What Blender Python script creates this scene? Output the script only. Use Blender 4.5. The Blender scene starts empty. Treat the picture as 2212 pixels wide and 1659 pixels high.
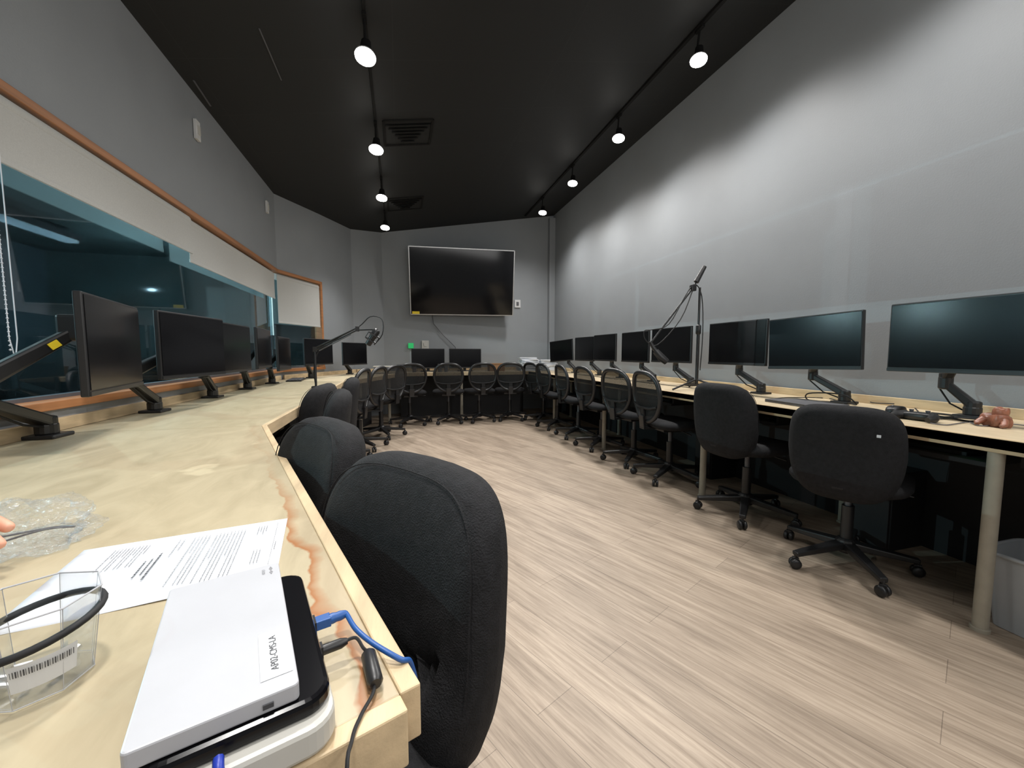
import bpy, bmesh, math, random
from mathutils import Vector, Matrix, noise
random.seed(4)
SC = bpy.context.scene; COL = SC.collection
PI = math.pi
# ------------------------------------------------------------------ camera
FPX = 860.0; HC = 1.05
PSI = math.radians(15.73); TH = math.radians(4.49)
Fv = Vector((math.sin(PSI)*math.cos(TH), math.cos(PSI)*math.cos(TH), -math.sin(TH)))
Rv = Vector((math.cos(PSI), -math.sin(PSI), 0))
Uv = Rv.cross(Fv)
CP = Vector((0, 0, HC))
def ray(u, v): return Fv + Rv*((u-1106)/FPX) + Uv*((829.5-v)/FPX)
def P(u, v, z):
    r = ray(u, v); return CP + r*((z-HC)/r.z)
def PD(u, v, d): return CP + ray(u, v)*d
cam = bpy.data.cameras.new('camera'); co = bpy.data.objects.new('camera', cam); COL.objects.link(co)
co.matrix_world = Matrix.Translation(CP) @ Matrix((Rv, Uv, -Fv)).transposed().to_4x4()
cam.sensor_fit = 'HORIZONTAL'; cam.sensor_width = 36; cam.lens = 36*FPX/2212; cam.clip_start = 0.02
SC.camera = co
SC.view_settings.view_transform = 'Standard'
try: SC.view_settings.look = 'None'
except Exception: pass
SC.view_settings.exposure = 0.0

# ------------------------------------------------------------------ mesh builder
class MB:
    def __init__(s): s.v = []; s.f = []
    def add(s, vs, fs):
        b = len(s.v); s.v += [Vector(x) for x in vs]; s.f += [tuple(i+b for i in f) for f in fs]; return s
    def box(s, c, d, rz=0, M=None):
        hx, hy, hz = d[0]/2, d[1]/2, d[2]/2
        R = M if M is not None else Matrix.Rotation(rz, 3, 'Z')
        vs = [Vector(c) + R @ Vector((x*hx, y*hy, z*hz)) for z in (-1, 1) for y in (-1, 1) for x in (-1, 1)]
        return s.add(vs, [(0,2,3,1),(4,5,7,6),(0,1,5,4),(2,6,7,3),(0,4,6,2),(1,3,7,5)])
    def prism(s, poly, z0, z1):
        n = len(poly)
        a = sum(poly[i][0]*poly[(i+1)%n][1]-poly[(i+1)%n][0]*poly[i][1] for i in range(n))
        if a < 0: poly = poly[::-1]
        vs = [(p[0], p[1], z0) for p in poly] + [(p[0], p[1], z1) for p in poly]
        return s.add(vs, [tuple(range(n))[::-1], tuple(range(n, 2*n))] + [(i, (i+1)%n, n+(i+1)%n, n+i) for i in range(n)])
    def bar(s, p, q, w, h, up=(0,0,1), w2=None, h2=None):
        p = Vector(p); q = Vector(q); d = (q-p).normalized(); up = Vector(up)
        if abs(d.dot(up)) > .98: up = Vector((0,1,0))
        sd = d.cross(up).normalized(); u2 = sd.cross(d)
        w2 = w2 or w; h2 = h2 or h
        vs = []
        for c, a, b in ((p, w, h), (q, w2, h2)):
            for x, y in ((-1,-1),(1,-1),(1,1),(-1,1)): vs.append(c + sd*x*a/2 + u2*y*b/2)
        return s.add(vs, [(0,3,2,1),(4,5,6,7),(0,1,5,4),(1,2,6,5),(2,3,7,6),(3,0,4,7)])
    def tube(s, pts, r, n=8, closed=False):
        pts = [Vector(p) for p in pts]; m = len(pts)
        rs = r if isinstance(r, (list, tuple)) else [r]*m
        vs = []; prev = None
        for i in range(m):
            if closed: t = (pts[(i+1)%m]-pts[i-1]).normalized()
            else: t = (pts[min(i+1, m-1)]-pts[max(i-1, 0)]).normalized()
            if prev is None:
                a = Vector((0,0,1)) if abs(t.z) < .9 else Vector((1,0,0))
                x = t.cross(a).normalized()
            else:
                x = (prev - t*prev.dot(t)).normalized()
            prev = x; y = t.cross(x)
            for k in range(n):
                an = 2*PI*k/n; vs.append(pts[i] + (x*math.cos(an)+y*math.sin(an))*rs[i])
        fs = []
        for i in range(m if closed else m-1):
            j = (i+1) % m
            for k in range(n): fs.append((i*n+k, i*n+(k+1)%n, j*n+(k+1)%n, j*n+k))
        if not closed: fs += [tuple(range(n))[::-1], tuple(range((m-1)*n, m*n))]
        return s.add(vs, fs)
    def lathe(s, prof, M=None, n=20):
        M = M or Matrix.Identity(4); vs = []
        for r, z in prof:
            for k in range(n):
                a = 2*PI*k/n; vs.append(M @ Vector((r*math.cos(a), r*math.sin(a), z)))
        fs = []
        for i in range(len(prof)-1):
            for k in range(n): fs.append((i*n+k, i*n+(k+1)%n, (i+1)*n+(k+1)%n, (i+1)*n+k))
        fs += [tuple(range(n))[::-1], tuple(range((len(prof)-1)*n, len(prof)*n))]
        return s.add(vs, fs)
    def pad(s, w, h, t, fn, n=3.2, seg=36):
        lay = [(0.03,-1),(.4,-1),(.7,-.97),(.86,-.88),(.95,-.62),(1.0,-.2),(1.0,.2),(.95,.62),(.86,.88),(.7,.97),(.62,.985),(.55,1),(.4,1),(.3,1),(.2,1),(.1,1),(.03,1)]
        vs = []
        for k, yf in lay:
            for i in range(seg):
                a = 2*PI*i/seg; c, sn = math.cos(a), math.sin(a)
                x = math.copysign(abs(c)**(2/n), c)*k; z = math.copysign(abs(sn)**(2/n), sn)*k
                vs.append(fn(x*w/2, yf*t/2, z*h/2))
        m = len(lay); fs = []
        for j in range(m-1):
            for i in range(seg): fs.append((j*seg+i, j*seg+(i+1)%seg, (j+1)*seg+(i+1)%seg, (j+1)*seg+i))
        fs += [tuple(range(seg))[::-1], tuple(range((m-1)*seg, m*seg))]
        return s.add(vs, fs)
    def build(s, name, m, parent=None, smooth=False, bevel=0, bseg=2):
        off = Vector((0,0,0)); p = parent
        while p is not None: off += p.location; p = p.parent
        me = bpy.data.meshes.new(name)
        me.from_pydata([tuple(x-off) for x in s.v], [], s.f); me.update()
        bm = bmesh.new(); bm.from_mesh(me); bmesh.ops.recalc_face_normals(bm, faces=bm.faces); bm.to_mesh(me); bm.free()
        o = bpy.data.objects.new(name, me); COL.objects.link(o)
        me.materials.append(m)
        if parent is not None: o.parent = parent
        if smooth:
            for f in me.polygons: f.use_smooth = True
            try: me.set_sharp_from_angle(angle=math.radians(50))
            except Exception: pass
        if bevel:
            b = o.modifiers.new('bevel', 'BEVEL'); b.width = bevel; b.segments = bseg; b.limit_method = 'ANGLE'
        return o
def tag(o, label=None, cat=None, group=None, kind=None):
    if label: o['label'] = label
    if cat: o['category'] = cat
    if group: o['group'] = group
    if kind: o['kind'] = kind
    return o
def thing(name, label, cat, loc=(0,0,0), group=None):
    o = bpy.data.objects.new(name, None); COL.objects.link(o); o.location = loc; o.empty_display_size = .05
    return tag(o, label, cat, group)
def dup(root, loc, rz, label, group=None, tilt=None):
    def cp(o, par):
        c = o.copy(); COL.objects.link(c)
        if par is not None: c.parent = par
        for ch in list(o.children): cp(ch, c)
        return c
    r = cp(root, None); r.location = loc; r.rotation_euler = (tilt or 0, 0, rz); r['label'] = label
    if group: r['group'] = group
    return r

# ------------------------------------------------------------------ materials
def mat(name, col, rough=.5, metal=0, nscale=0, namt=0, bump=0, bscale=None, emit=None, estr=0, spec=None, stretch=None, coat=0):
    m = bpy.data.materials.new(name); m.use_nodes = True; N = m.node_tree.nodes; L = m.node_tree.links
    b = N['Principled BSDF']; b.inputs['Base Color'].default_value = (*col, 1)
    b.inputs['Roughness'].default_value = rough; b.inputs['Metallic'].default_value = metal
    if spec is not None: b.inputs['Specular IOR Level'].default_value = spec
    if coat: b.inputs['Coat Weight'].default_value = coat
    if emit: b.inputs['Emission Color'].default_value = (*emit, 1); b.inputs['Emission Strength'].default_value = estr
    tc = N.new('ShaderNodeTexCoord'); mp = N.new('ShaderNodeMapping'); L.new(tc.outputs['Object'], mp.inputs[0])
    if stretch: mp.inputs['Scale'].default_value = stretch
    nz = N.new('ShaderNodeTexNoise'); nz.inputs['Scale'].default_value = nscale or 12; nz.inputs['Detail'].default_value = 5
    L.new(mp.outputs[0], nz.inputs['Vector'])
    mr = N.new('ShaderNodeMapRange'); mr.inputs[1].default_value = .3; mr.inputs[2].default_value = .7
    a = namt or .04
    mr.inputs[3].default_value = 1-a; mr.inputs[4].default_value = 1+a; L.new(nz.outputs[0], mr.inputs[0])
    vm = N.new('ShaderNodeVectorMath'); vm.operation = 'SCALE'; vm.inputs[0].default_value = col; L.new(mr.outputs[0], vm.inputs['Scale'])
    L.new(vm.outputs[0], b.inputs['Base Color'])
    if bump:
        n2 = N.new('ShaderNodeTexNoise'); n2.inputs['Scale'].default_value = bscale or 200; L.new(mp.outputs[0], n2.inputs['Vector'])
        bp = N.new('ShaderNodeBump'); bp.inputs['Strength'].default_value = bump; bp.inputs['Distance'].default_value = .002
        L.new(n2.outputs[0], bp.inputs['Height']); L.new(bp.outputs[0], b.inputs['Normal'])
    return m
M = {}
M['wall'] = mat('grey_paint', (.250,.266,.281), .55, nscale=3, namt=.03, bump=.2, bscale=120)
M['black'] = mat('black_plastic', (.014,.014,.015), .38)
M['blackm'] = mat('matte_black', (.008,.008,.009), .7)
M['fabric'] = mat('black_fabric', (.0115,.0115,.013), .85, nscale=60, namt=.3, bump=1.0, bscale=380, spec=.3)
M['screen'] = mat('dark_screen', (.004,.004,.005), .18, spec=.25)
M['tvscreen'] = mat('tv_screen', (.005,.005,.006), .10, spec=.35)
M['silver'] = mat('silver', (.5,.5,.5), .35, .9)
M['trim'] = mat('orange_wood', (.38,.16,.06), .45, nscale=8, namt=.25, stretch=(1,.15,6))
M['pine'] = mat('pine', (.54,.41,.25), .5, nscale=5, namt=.2, stretch=(6,1,6), bump=.2, bscale=60)
M['legm'] = mat('beige_painted_metal', (.33,.30,.24), .5, nscale=20, namt=.08)
M['white'] = mat('grey_white_plastic', (.43,.435,.46), .4)
M['plate'] = mat('white_plate', (.62,.62,.62), .4)
M['whiteb'] = mat('off_white_plastic', (.50,.49,.45), .4)
M['paper'] = mat('paper', (.66,.68,.73), .7)
M['label'] = mat('label_paper', (.60,.61,.63), .6)
M['ink'] = mat('ink', (.05,.05,.055), .7)
M['inkl'] = mat('fine_ink', (.20,.20,.21), .7)
M['blue'] = mat('blue_cable', (.015,.085,.30), .4)
M['dblue'] = mat('dark_blue_cable', (.01,.03,.3), .4)
M['blind'] = mat('blind_fabric', (.48,.48,.46), .8, nscale=200, namt=.05)
M['yellow'] = mat('yellow_label', (.8,.6,.03), .5)
M['green'] = mat('green_led', (.02,.35,.12), .5, emit=(.05,1,.25), estr=.25)
M['gled'] = mat('green_light', (.02,.5,.12), .5, emit=(.05,1,.25), estr=3)
M['teal'] = mat('teal_wall', (.12,.18,.18), .7, nscale=2, namt=.3)
M['bluewall'] = mat('blue_wall', (.20,.28,.33), .7, nscale=2, namt=.15)
M['dteal'] = mat('dark_teal_fabric', (.05,.07,.075), .8, nscale=4, namt=.2)
M['panel'] = mat('pale_panel', (.38,.45,.44), .8, nscale=20)
M['ceramic'] = mat('brown_ceramic', (.26,.10,.06), .35, nscale=30, namt=.4, bump=.6, bscale=80)
M['skin'] = mat('skin', (.62,.3,.2), .5, nscale=40, namt=.08)
M['sleeve'] = mat('sleeve', (.05,.06,.09), .85, nscale=40, namt=.2)
M['cardboard'] = mat('cardboard', (.25,.13,.06), .8)
M['greyp'] = mat('grey_plastic', (.1,.1,.11), .4)
M['bin'] = mat('bin_grey', (.38,.40,.42), .3)
M['bulb'] = mat('bulb_glow', (1,1,1), .5, emit=(1,.97,.9), estr=30)
M['tube'] = mat('tube_glow', (1,1,1), .5, emit=(.55,.8,1), estr=2.8)
M['slat'] = mat('vent_slat', (.014,.014,.014), .8, spec=.1)
M['track'] = mat('track_black', (.008,.008,.008), .85, spec=.15)
def nt(name):
    m = bpy.data.materials.new(name); m.use_nodes = True; return m, m.node_tree.nodes, m.node_tree.links
# floor planks
m, N, L = nt('vinyl_planks'); b = N['Principled BSDF']
tc = N.new('ShaderNodeTexCoord'); mp = N.new('ShaderNodeMapping'); L.new(tc.outputs['Object'], mp.inputs[0])
mp.inputs['Rotation'].default_value = (0,0,math.radians(-(90+25)))
br = N.new('ShaderNodeTexBrick'); L.new(mp.outputs[0], br.inputs['Vector'])
br.inputs['Color1'].default_value = (.415,.338,.262,1); br.inputs['Color2'].default_value = (.335,.270,.207,1); br.inputs['Mortar'].default_value = (.19,.15,.115,1)
br.inputs['Scale'].default_value = 1; br.inputs['Brick Width'].default_value = 1.22; br.inputs['Row Height'].default_value = .152
br.inputs['Mortar Size'].default_value = .0012; br.inputs['Mortar Smooth'].default_value = .5; br.offset = .37; br.inputs['Bias'].default_value = -.1
mp2 = N.new('ShaderNodeMapping'); L.new(mp.outputs[0], mp2.inputs[0]); mp2.inputs['Scale'].default_value = (1.1,24,1)
n1 = N.new('ShaderNodeTexNoise'); n1.inputs['Scale'].default_value = 2.2; n1.inputs['Detail'].default_value = 10; n1.inputs['Roughness'].default_value = .74; n1.inputs['Distortion'].default_value = .35
L.new(mp2.outputs[0], n1.inputs['Vector'])
cr = N.new('ShaderNodeValToRGB'); cr.color_ramp.elements[0].position = .33; cr.color_ramp.elements[0].color = (.58,.54,.50,1); cr.color_ramp.elements[1].position = .60; cr.color_ramp.elements[1].color = (1.1,1.09,1.08,1)
L.new(n1.outputs[0], cr.inputs[0])
mx = N.new('ShaderNodeMix'); mx.data_type = 'RGBA'; mx.blend_type = 'MULTIPLY'; mx.inputs[0].default_value = 1
L.new(br.outputs[0], mx.inputs[6]); L.new(cr.outputs[0], mx.inputs[7])
n5 = N.new('ShaderNodeTexNoise'); n5.inputs['Scale'].default_value = 1.5; n5.inputs['Detail'].default_value = 5; mp3 = N.new('ShaderNodeMapping'); L.new(mp.outputs[0], mp3.inputs[0]); mp3.inputs['Scale'].default_value = (1.5,6,1); L.new(mp3.outputs[0], n5.inputs['Vector'])
c5 = N.new('ShaderNodeValToRGB'); c5.color_ramp.elements[0].position = .35; c5.color_ramp.elements[0].color = (.80,.79,.78,1); c5.color_ramp.elements[1].position = .55; c5.color_ramp.elements[1].color = (1,1,1,1); L.new(n5.outputs[0], c5.inputs[0])
mx2 = N.new('ShaderNodeMix'); mx2.data_type = 'RGBA'; mx2.blend_type = 'MULTIPLY'; mx2.inputs[0].default_value = 1
L.new(mx.outputs[2], mx2.inputs[6]); L.new(c5.outputs[0], mx2.inputs[7]); L.new(mx2.outputs[2], b.inputs['Base Color'])
b.inputs['Roughness'].default_value = .5
M['floor'] = m
# ceiling tiles
m, N, L = nt('black_ceiling_tiles'); b = N['Principled BSDF']
tc = N.new('ShaderNodeTexCoord'); br = N.new('ShaderNodeTexBrick'); L.new(tc.outputs['Object'], br.inputs['Vector'])
br.inputs['Color1'].default_value = (.0165,.0175,.0185,1); br.inputs['Color2'].default_value = (.015,.016,.017,1); br.inputs['Mortar'].default_value = (.021,.022,.023,1)
br.inputs['Scale'].default_value = 1; br.inputs['Brick Width'].default_value = 1.22; br.inputs['Row Height'].default_value = .61; br.inputs['Mortar Size'].default_value = .003; br.offset = 0
L.new(br.outputs[0], b.inputs['Base Color']); b.inputs['Roughness'].default_value = .65; b.inputs['Specular IOR Level'].default_value = .3
M['ceil'] = m
# plywood tops
def ply(name, c1, c2, stain=False):
    m, N, L = nt(name); b = N['Principled BSDF']
    geo = N.new('ShaderNodeNewGeometry')
    n1 = N.new('ShaderNodeTexNoise'); n1.inputs['Scale'].default_value = 5; n1.inputs['Detail'].default_value = 8; n1.inputs['Roughness'].default_value = .62; n1.inputs['Distortion'].default_value = 1.2
    mp = N.new('ShaderNodeMapping'); mp.inputs['Scale'].default_value = (2.2,.9,1); L.new(geo.outputs['Position'], mp.inputs[0]); L.new(mp.outputs[0], n1.inputs['Vector'])
    cr = N.new('ShaderNodeValToRGB'); cr.color_ramp.elements[0].position = .32; cr.color_ramp.elements[0].color = (*c2,1); cr.color_ramp.elements[1].position = .62; cr.color_ramp.elements[1].color = (*c1,1)
    L.new(n1.outputs[0], cr.inputs[0]); out = cr.outputs[0]
    if stain:
        sep = N.new('ShaderNodeVectorMath'); sep.operation = 'DOT_PRODUCT'; sep.inputs[1].default_value = (.939,.343,0); L.new(geo.outputs['Position'], sep.inputs[0])
        d = N.new('ShaderNodeMath'); d.operation = 'SUBTRACT'; d.inputs[0].default_value = .1158; L.new(sep.outputs['Value'], d.inputs[1])
        nz = N.new('ShaderNodeTexNoise'); nz.inputs['Scale'].default_value = 7; nz.inputs['Detail'].default_value = 4; L.new(geo.outputs['Position'], nz.inputs['Vector'])
        w = N.new('ShaderNodeMath'); w.operation = 'MULTIPLY_ADD'; w.inputs[1].default_value = .11; w.inputs[2].default_value = -.018; L.new(nz.outputs[0], w.inputs[0])
        df = N.new('ShaderNodeMath'); df.operation = 'SUBTRACT'; L.new(w.outputs[0], df.inputs[0]); L.new(d.outputs[0], df.inputs[1])
        sy = N.new('ShaderNodeSeparateXYZ'); L.new(geo.outputs['Position'], sy.inputs[0])
        fd = N.new('ShaderNodeMapRange'); fd.inputs[1].default_value = .7; fd.inputs[2].default_value = 1.2; fd.inputs[3].default_value = .95; fd.inputs[4].default_value = .15; L.new(sy.outputs[1], fd.inputs[0])
        r2 = N.new('ShaderNodeValToRGB'); e = r2.color_ramp.elements
        e[0].position = 0; e[0].color = (0,0,0,1); e[1].position = .04; e[1].color = (.95,.95,.95,1)
        x = e.new(.12); x.color = (.6,.6,.6,1); x = e.new(.26); x.color = (.08,.08,.08,1)
        sc = N.new('ShaderNodeMath'); sc.operation = 'MULTIPLY'; sc.inputs[1].default_value = 12; L.new(df.outputs[0], sc.inputs[0]); L.new(sc.outputs[0], r2.inputs[0])
        ml = N.new('ShaderNodeMath'); ml.operation = 'MULTIPLY'; L.new(r2.outputs[0], ml.inputs[0]); L.new(fd.outputs[0], ml.inputs[1])
        mx = N.new('ShaderNodeMix'); mx.data_type = 'RGBA'; L.new(ml.outputs[0], mx.inputs[0]); L.new(out, mx.inputs[6]); mx.inputs[7].default_value = (.30,.095,.012,1); out = mx.outputs[2]
        n3 = N.new('ShaderNodeTexNoise'); n3.inputs['Scale'].default_value = 3.4; n3.inputs['Detail'].default_value = 4; L.new(geo.outputs['Position'], n3.inputs['Vector'])
        r3 = N.new('ShaderNodeValToRGB'); r3.color_ramp.elements[0].position = .64; r3.color_ramp.elements[1].position = .66; r3.color_ramp.elements[1].color = (.5,.5,.5,1); L.new(n3.outputs[0], r3.inputs[0])
        m3 = N.new('ShaderNodeMix'); m3.data_type = 'RGBA'; L.new(r3.outputs[0], m3.inputs[0]); L.new(out, m3.inputs[6]); m3.inputs[7].default_value = (.60,.52,.35,1); out = m3.outputs[2]
    L.new(out, b.inputs['Base Color']); b.inputs['Roughness'].default_value = .42
    return m
M['plyl'] = ply('stained_plywood', (.44,.37,.245), (.35,.29,.185), True)
M['plym'] = ply('worn_plywood', (.44,.37,.245), (.36,.30,.19))
M['plyr'] = ply('pale_plywood', (.60,.49,.33), (.50,.40,.255))
# glass
def glassy(name, tint, gl, rough=.02, bump=0, haze=0, fm=.9):
    m, N, L = nt(name); N.remove(N['Principled BSDF']); o = N['Material Output']
    t = N.new('ShaderNodeBsdfTransparent'); t.inputs[0].default_value = (*tint,1)
    g = N.new('ShaderNodeBsdfGlossy'); g.inputs['Roughness'].default_value = rough; g.inputs[0].default_value = (.9,.95,1,1)
    fr = N.new('ShaderNodeFresnel'); fr.inputs[0].default_value = 1.45
    ad = N.new('ShaderNodeMath'); ad.operation = 'MULTIPLY_ADD'; ad.inputs[1].default_value = fm; ad.inputs[2].default_value = gl; ad.use_clamp = True; L.new(fr.outputs[0], ad.inputs[0])
    mx = N.new('ShaderNodeMixShader'); L.new(ad.outputs[0], mx.inputs[0]); L.new(t.outputs[0], mx.inputs[1]); L.new(g.outputs[0], mx.inputs[2]); out = mx.outputs[0]
    if haze:
        df = N.new('ShaderNodeBsdfDiffuse'); df.inputs[0].default_value = (.8,.82,.84,1)
        tr = N.new('ShaderNodeBsdfTranslucent'); tr.inputs[0].default_value = (.8,.82,.84,1)
        m1 = N.new('ShaderNodeMixShader'); L.new(df.outputs[0], m1.inputs[1]); L.new(tr.outputs[0], m1.inputs[2])
        n3 = N.new('ShaderNodeTexNoise'); n3.inputs['Scale'].default_value = 28; n3.inputs['Detail'].default_value = 6; n3.inputs['Distortion'].default_value = 2
        mr = N.new('ShaderNodeMapRange'); mr.inputs[1].default_value = .5; mr.inputs[2].default_value = .72; mr.inputs[3].default_value = haze*.1; mr.inputs[4].default_value = haze*5; L.new(n3.outputs[0], mr.inputs[0])
        m2 = N.new('ShaderNodeMixShader'); L.new(mr.outputs[0], m2.inputs[0]); L.new(out, m2.inputs[1]); L.new(m1.outputs[0], m2.inputs[2]); out = m2.outputs[0]
    L.new(out, o.inputs[0])
    if bump:
        n2 = N.new('ShaderNodeTexNoise'); n2.inputs['Scale'].default_value = 40; bp = N.new('ShaderNodeBump'); bp.inputs['Strength'].default_value = bump; bp.inputs['Distance'].default_value = .01
        L.new(n2.outputs[0], bp.inputs['Height']); L.new(bp.outputs[0], g.inputs['Normal']); L.new(bp.outputs[0], fr.inputs['Normal'])
    return m
M['glass'] = glassy('window_glass', (.78,.90,.91), .08)
M['clear'] = glassy('clear_plastic', (.985,.988,.99), .015, .08, fm=.45)
M['film'] = glassy('crinkled_film', (.997,.997,.998), .0, .2, .8, haze=.05, fm=.35)
# mesh fabric
m, N, L = nt('chair_mesh'); b = N['Principled BSDF']; b.inputs['Base Color'].default_value = (.010,.010,.010,1); b.inputs['Roughness'].default_value = .9
t = N.new('ShaderNodeBsdfTransparent'); mx = N.new('ShaderNodeMixShader')
ch = N.new('ShaderNodeTexChecker'); ch.inputs['Scale'].default_value = 160; tc = N.new('ShaderNodeTexCoord'); L.new(tc.outputs['Object'], ch.inputs['Vector'])
mr = N.new('ShaderNodeMapRange'); mr.inputs[3].default_value = .78; mr.inputs[4].default_value = .92; L.new(ch.outputs['Fac'], mr.inputs[0]); L.new(mr.outputs[0], mx.inputs[0])
L.new(t.outputs[0], mx.inputs[1]); L.new(b.outputs[0], mx.inputs[2]); L.new(mx.outputs[0], N['Material Output'].inputs[0])
M['mesh'] = m

# ------------------------------------------------------------------ setting
XL, XR, YB, YN = -1.33, 2.8, 7.1, -1.6
def cz(x): return 3.078 + .179*x
def struct(o): o['kind'] = 'structure'; return o
WT = .12
def wallseg(mb, p, q, z0=0, z1=None):
    p = Vector((*p, 0)); q = Vector((*q, 0)); d = (q-p).normalized(); n = Vector((-d.y, d.x, 0))*WT
    vs = []
    for a in (p, q, q+n, p+n): vs.append((a.x, a.y, z0))
    for a in (p, q, q+n, p+n): vs.append((a.x, a.y, z1 if z1 is not None else cz(a.x)))
    mb.add(vs, [(0,3,2,1),(4,5,6,7),(0,1,5,4),(1,2,6,5),(2,3,7,6),(3,0,4,7)])
WA, WB_, WC, WD = (XL, 5.2), (-.69, 6.76), (-.25, YB), (XR, YB)
WE = (-1.0, 5.98)
ZS, ZH = .83, 2.0
a = MB(); wallseg(a, (XL, YN), WA, 0, ZS); wallseg(a, (XL, YN), WA, ZH); wallseg(a, (XL, YN), (XL, -1.0), ZS, ZH)
struct(a.build('wall_left', M['wall']))
a = MB(); wallseg(a, WA, WE, 0, ZS); wallseg(a, WA, WE, ZH); wallseg(a, WE, WB_); wallseg(a, WB_, WC)
struct(a.build('wall_left_corner', M['wall']))
a = MB(); wallseg(a, WC, WD); struct(a.build('wall_back', M['wall']))
a = MB(); wallseg(a, (XR, YB+WT), (XR, YN)); struct(a.build('wall_right', M['wall']))
a = MB(); wallseg(a, (XR+WT, YN), (XL-WT, YN)); struct(a.build('wall_near', M['wall']))
a = MB().box((XR-.055, YB-.05, 1.76), (.11, .1, 3.5)); struct(a.build('trim_1', M['wall'], bevel=.004))
a = MB().box(((XL+XR)/2+.0, (YB+YN)/2, -.05), (XR-XL+.24, YB-YN+.24, .1)); struct(a.build('floor', M['floor']))
a = MB(); x0, x1, y0, y1 = XL-WT, XR+WT, YN-WT, YB+WT
a.add([(x0,y0,cz(x0)),(x1,y0,cz(x1)),(x1,y1,cz(x1)),(x0,y1,cz(x0)),(x0,y0,cz(x0)+.1),(x1,y0,cz(x1)+.1),(x1,y1,cz(x1)+.1),(x0,y1,cz(x0)+.1)],
      [(0,3,2,1),(4,5,6,7),(0,1,5,4),(1,2,6,5),(2,3,7,6),(3,0,4,7)])
struct(a.build('ceiling', M['ceil']))
# the studio beyond the glass
a = MB().box((-3.3, 3.4, -.05), (3.7, 9.0, .1)); struct(a.build('floor_beyond', M['teal']))
a = MB().box((-3.3, 3.4, 2.65), (3.7, 9.0, .1)); struct(a.build('ceiling_beyond', M['teal']))
a = MB().box((-5.2, 3.4, 1.3), (.1, 9.0, 2.6)); struct(a.build('wall_beyond', M['bluewall']))
a = MB().box((-3.0, 7.95, 1.3), (4.3, .1, 2.6)); struct(a.build('wall_beyond_end', M['teal']))
a = MB().box((-3.3, -1.1, 1.3), (3.7, .1, 2.6)); struct(a.build('wall_beyond_near', M['teal']))
t = thing('acoustic_panel', 'pale acoustic panel standing by the far wall of the studio behind the window', 'panel', (-2.55, 7.8, 0))
MB().box((-2.55, 7.86, 1.75), (1.0, .05, .8)).build('board', M['panel'], t, bevel=.01)
for x in (-2.95, -2.15): MB().box((x, 7.86, .68), (.05, .04, 1.36)).build('leg', M['dteal'], t)
t = thing('strip_light', 'long glowing strip light in the dark room behind the glass', 'light', (-3.95, 5.75, 2.6))
MB().box((-3.95, 5.75, 2.5), (.16, 1.5, .07)).build('housing', M['greyp'], t)
MB().box((-3.95, 5.75, 2.45), (.13, 1.45, .04)).build('diffuser', M['tube'], t)
for y in (5.3, 6.2): MB().bar((-3.95, y, 2.6), (-3.95, y, 2.53), .02, .02).build('hanger', M['greyp'], t)
t = thing('sofa', 'dark upholstered seat in the room behind the glass', 'sofa', (-3.6, 5.4, 0))
MB().box((-3.6, 5.4, .25), (1.6, .8, .5)).build('seat', M['dteal'], t, bevel=.05)
MB().box((-3.6, 5.85, .55), (1.6, .2, .9)).build('backrest', M['dteal'], t, bevel=.05)
for x in (-4.3, -2.9): MB().box((x, 5.4, .45), (.2, .85, .4)).build('armrest', M['dteal'], t, bevel=.04)

# windows
def along(p, q, off):
    p = Vector(p); q = Vector(q); d = (q-p).normalized(); n = Vector((d.y, -d.x)); return p+n*off, q+n*off
def board(mb, p, q, z0, z1, o0, o1):
    a1, b1 = along(p, q, o0); a2, b2 = along(p, q, o1)
    mb.prism([tuple(a1), tuple(b1), tuple(b2), tuple(a2)], z0, z1)
for i, (p, q) in enumerate((((XL, -1.0), WA), (WA, WE))):
    w = MB(); board(w, p, q, ZH-.032, ZH+.004, -.11, .012); board(w, p, q, ZS-.005, ZS+.03, -.11, .02)
    dd = (Vector(q)-Vector(p)).normalized()
    if i == 0: board(w, p, tuple(Vector(p)+dd*.04), ZS, ZH, -.11, .012)
    else: board(w, tuple(Vector(q)-dd*.04), q, ZS-.005, ZH+.004, -.11, .012)
    wo = struct(w.build('window_%d' % (i+1), M['trim'], bevel=.003))
    g = MB(); board(g, p, q, ZS+.03, ZH-.032, -.075, -.07); g.build('pane', M['glass'], wo)
    g = MB(); board(g, p, q, ZS+.03, ZS+.045, -.09, -.055); g.build('glazing_bead', M['greyp'], wo)
def blind(p, q, zb, off, label, chain=None):
    mid = (Vector(p)+Vector(q))/2; t = thing('roller_blind', label, 'blind', (mid.x, mid.y, 1.955), 'white roller blinds over the studio window')
    a, b = along(p, q, off)
    MB().tube([(a.x, a.y, 1.925), (b.x, b.y, 1.925)], .036, 16).build('roller', M['blind'], t, smooth=True)
    f = MB(); board(f, p, q, zb, 1.93, off+.030, off+.033); f.build('blind_fabric', M['blind'], t)
    f = MB(); board(f, p, q, zb-.018, zb+.004, off+.026, off+.037); f.build('bottom_bar', M['blind'], t, bevel=.004)
    if chain:
        y = chain; x = XL+off+.055
        pts = [(x, y, 1.9)] + [(x, y, 1.9-.1*k) for k in range(1, 9)] + [(x, y+.012, 1.045), (x, y+.02, 1.045)] + [(x, y+.03, 1.1+.1*k) for k in range(9)]
        c = MB().tube(pts, .0018, 5)
        for k in range(55):
            c.lathe([(.0005,-.004),(.0042,0),(.0005,.004)], Matrix.Translation((x, y, 1.06+.0155*k)), 6)
        c.build('bead_chain', M['paper'], t)
blind((XL, -.98), (XL, 3.2), 1.725, -.02, 'long near roller blind with a bead chain, rolled up above the big studio window', 1.80)
blind((XL, 3.22), (XL, 5.12), 1.675, -.045, 'middle roller blind of the studio window, set further back than the near one')
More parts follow.
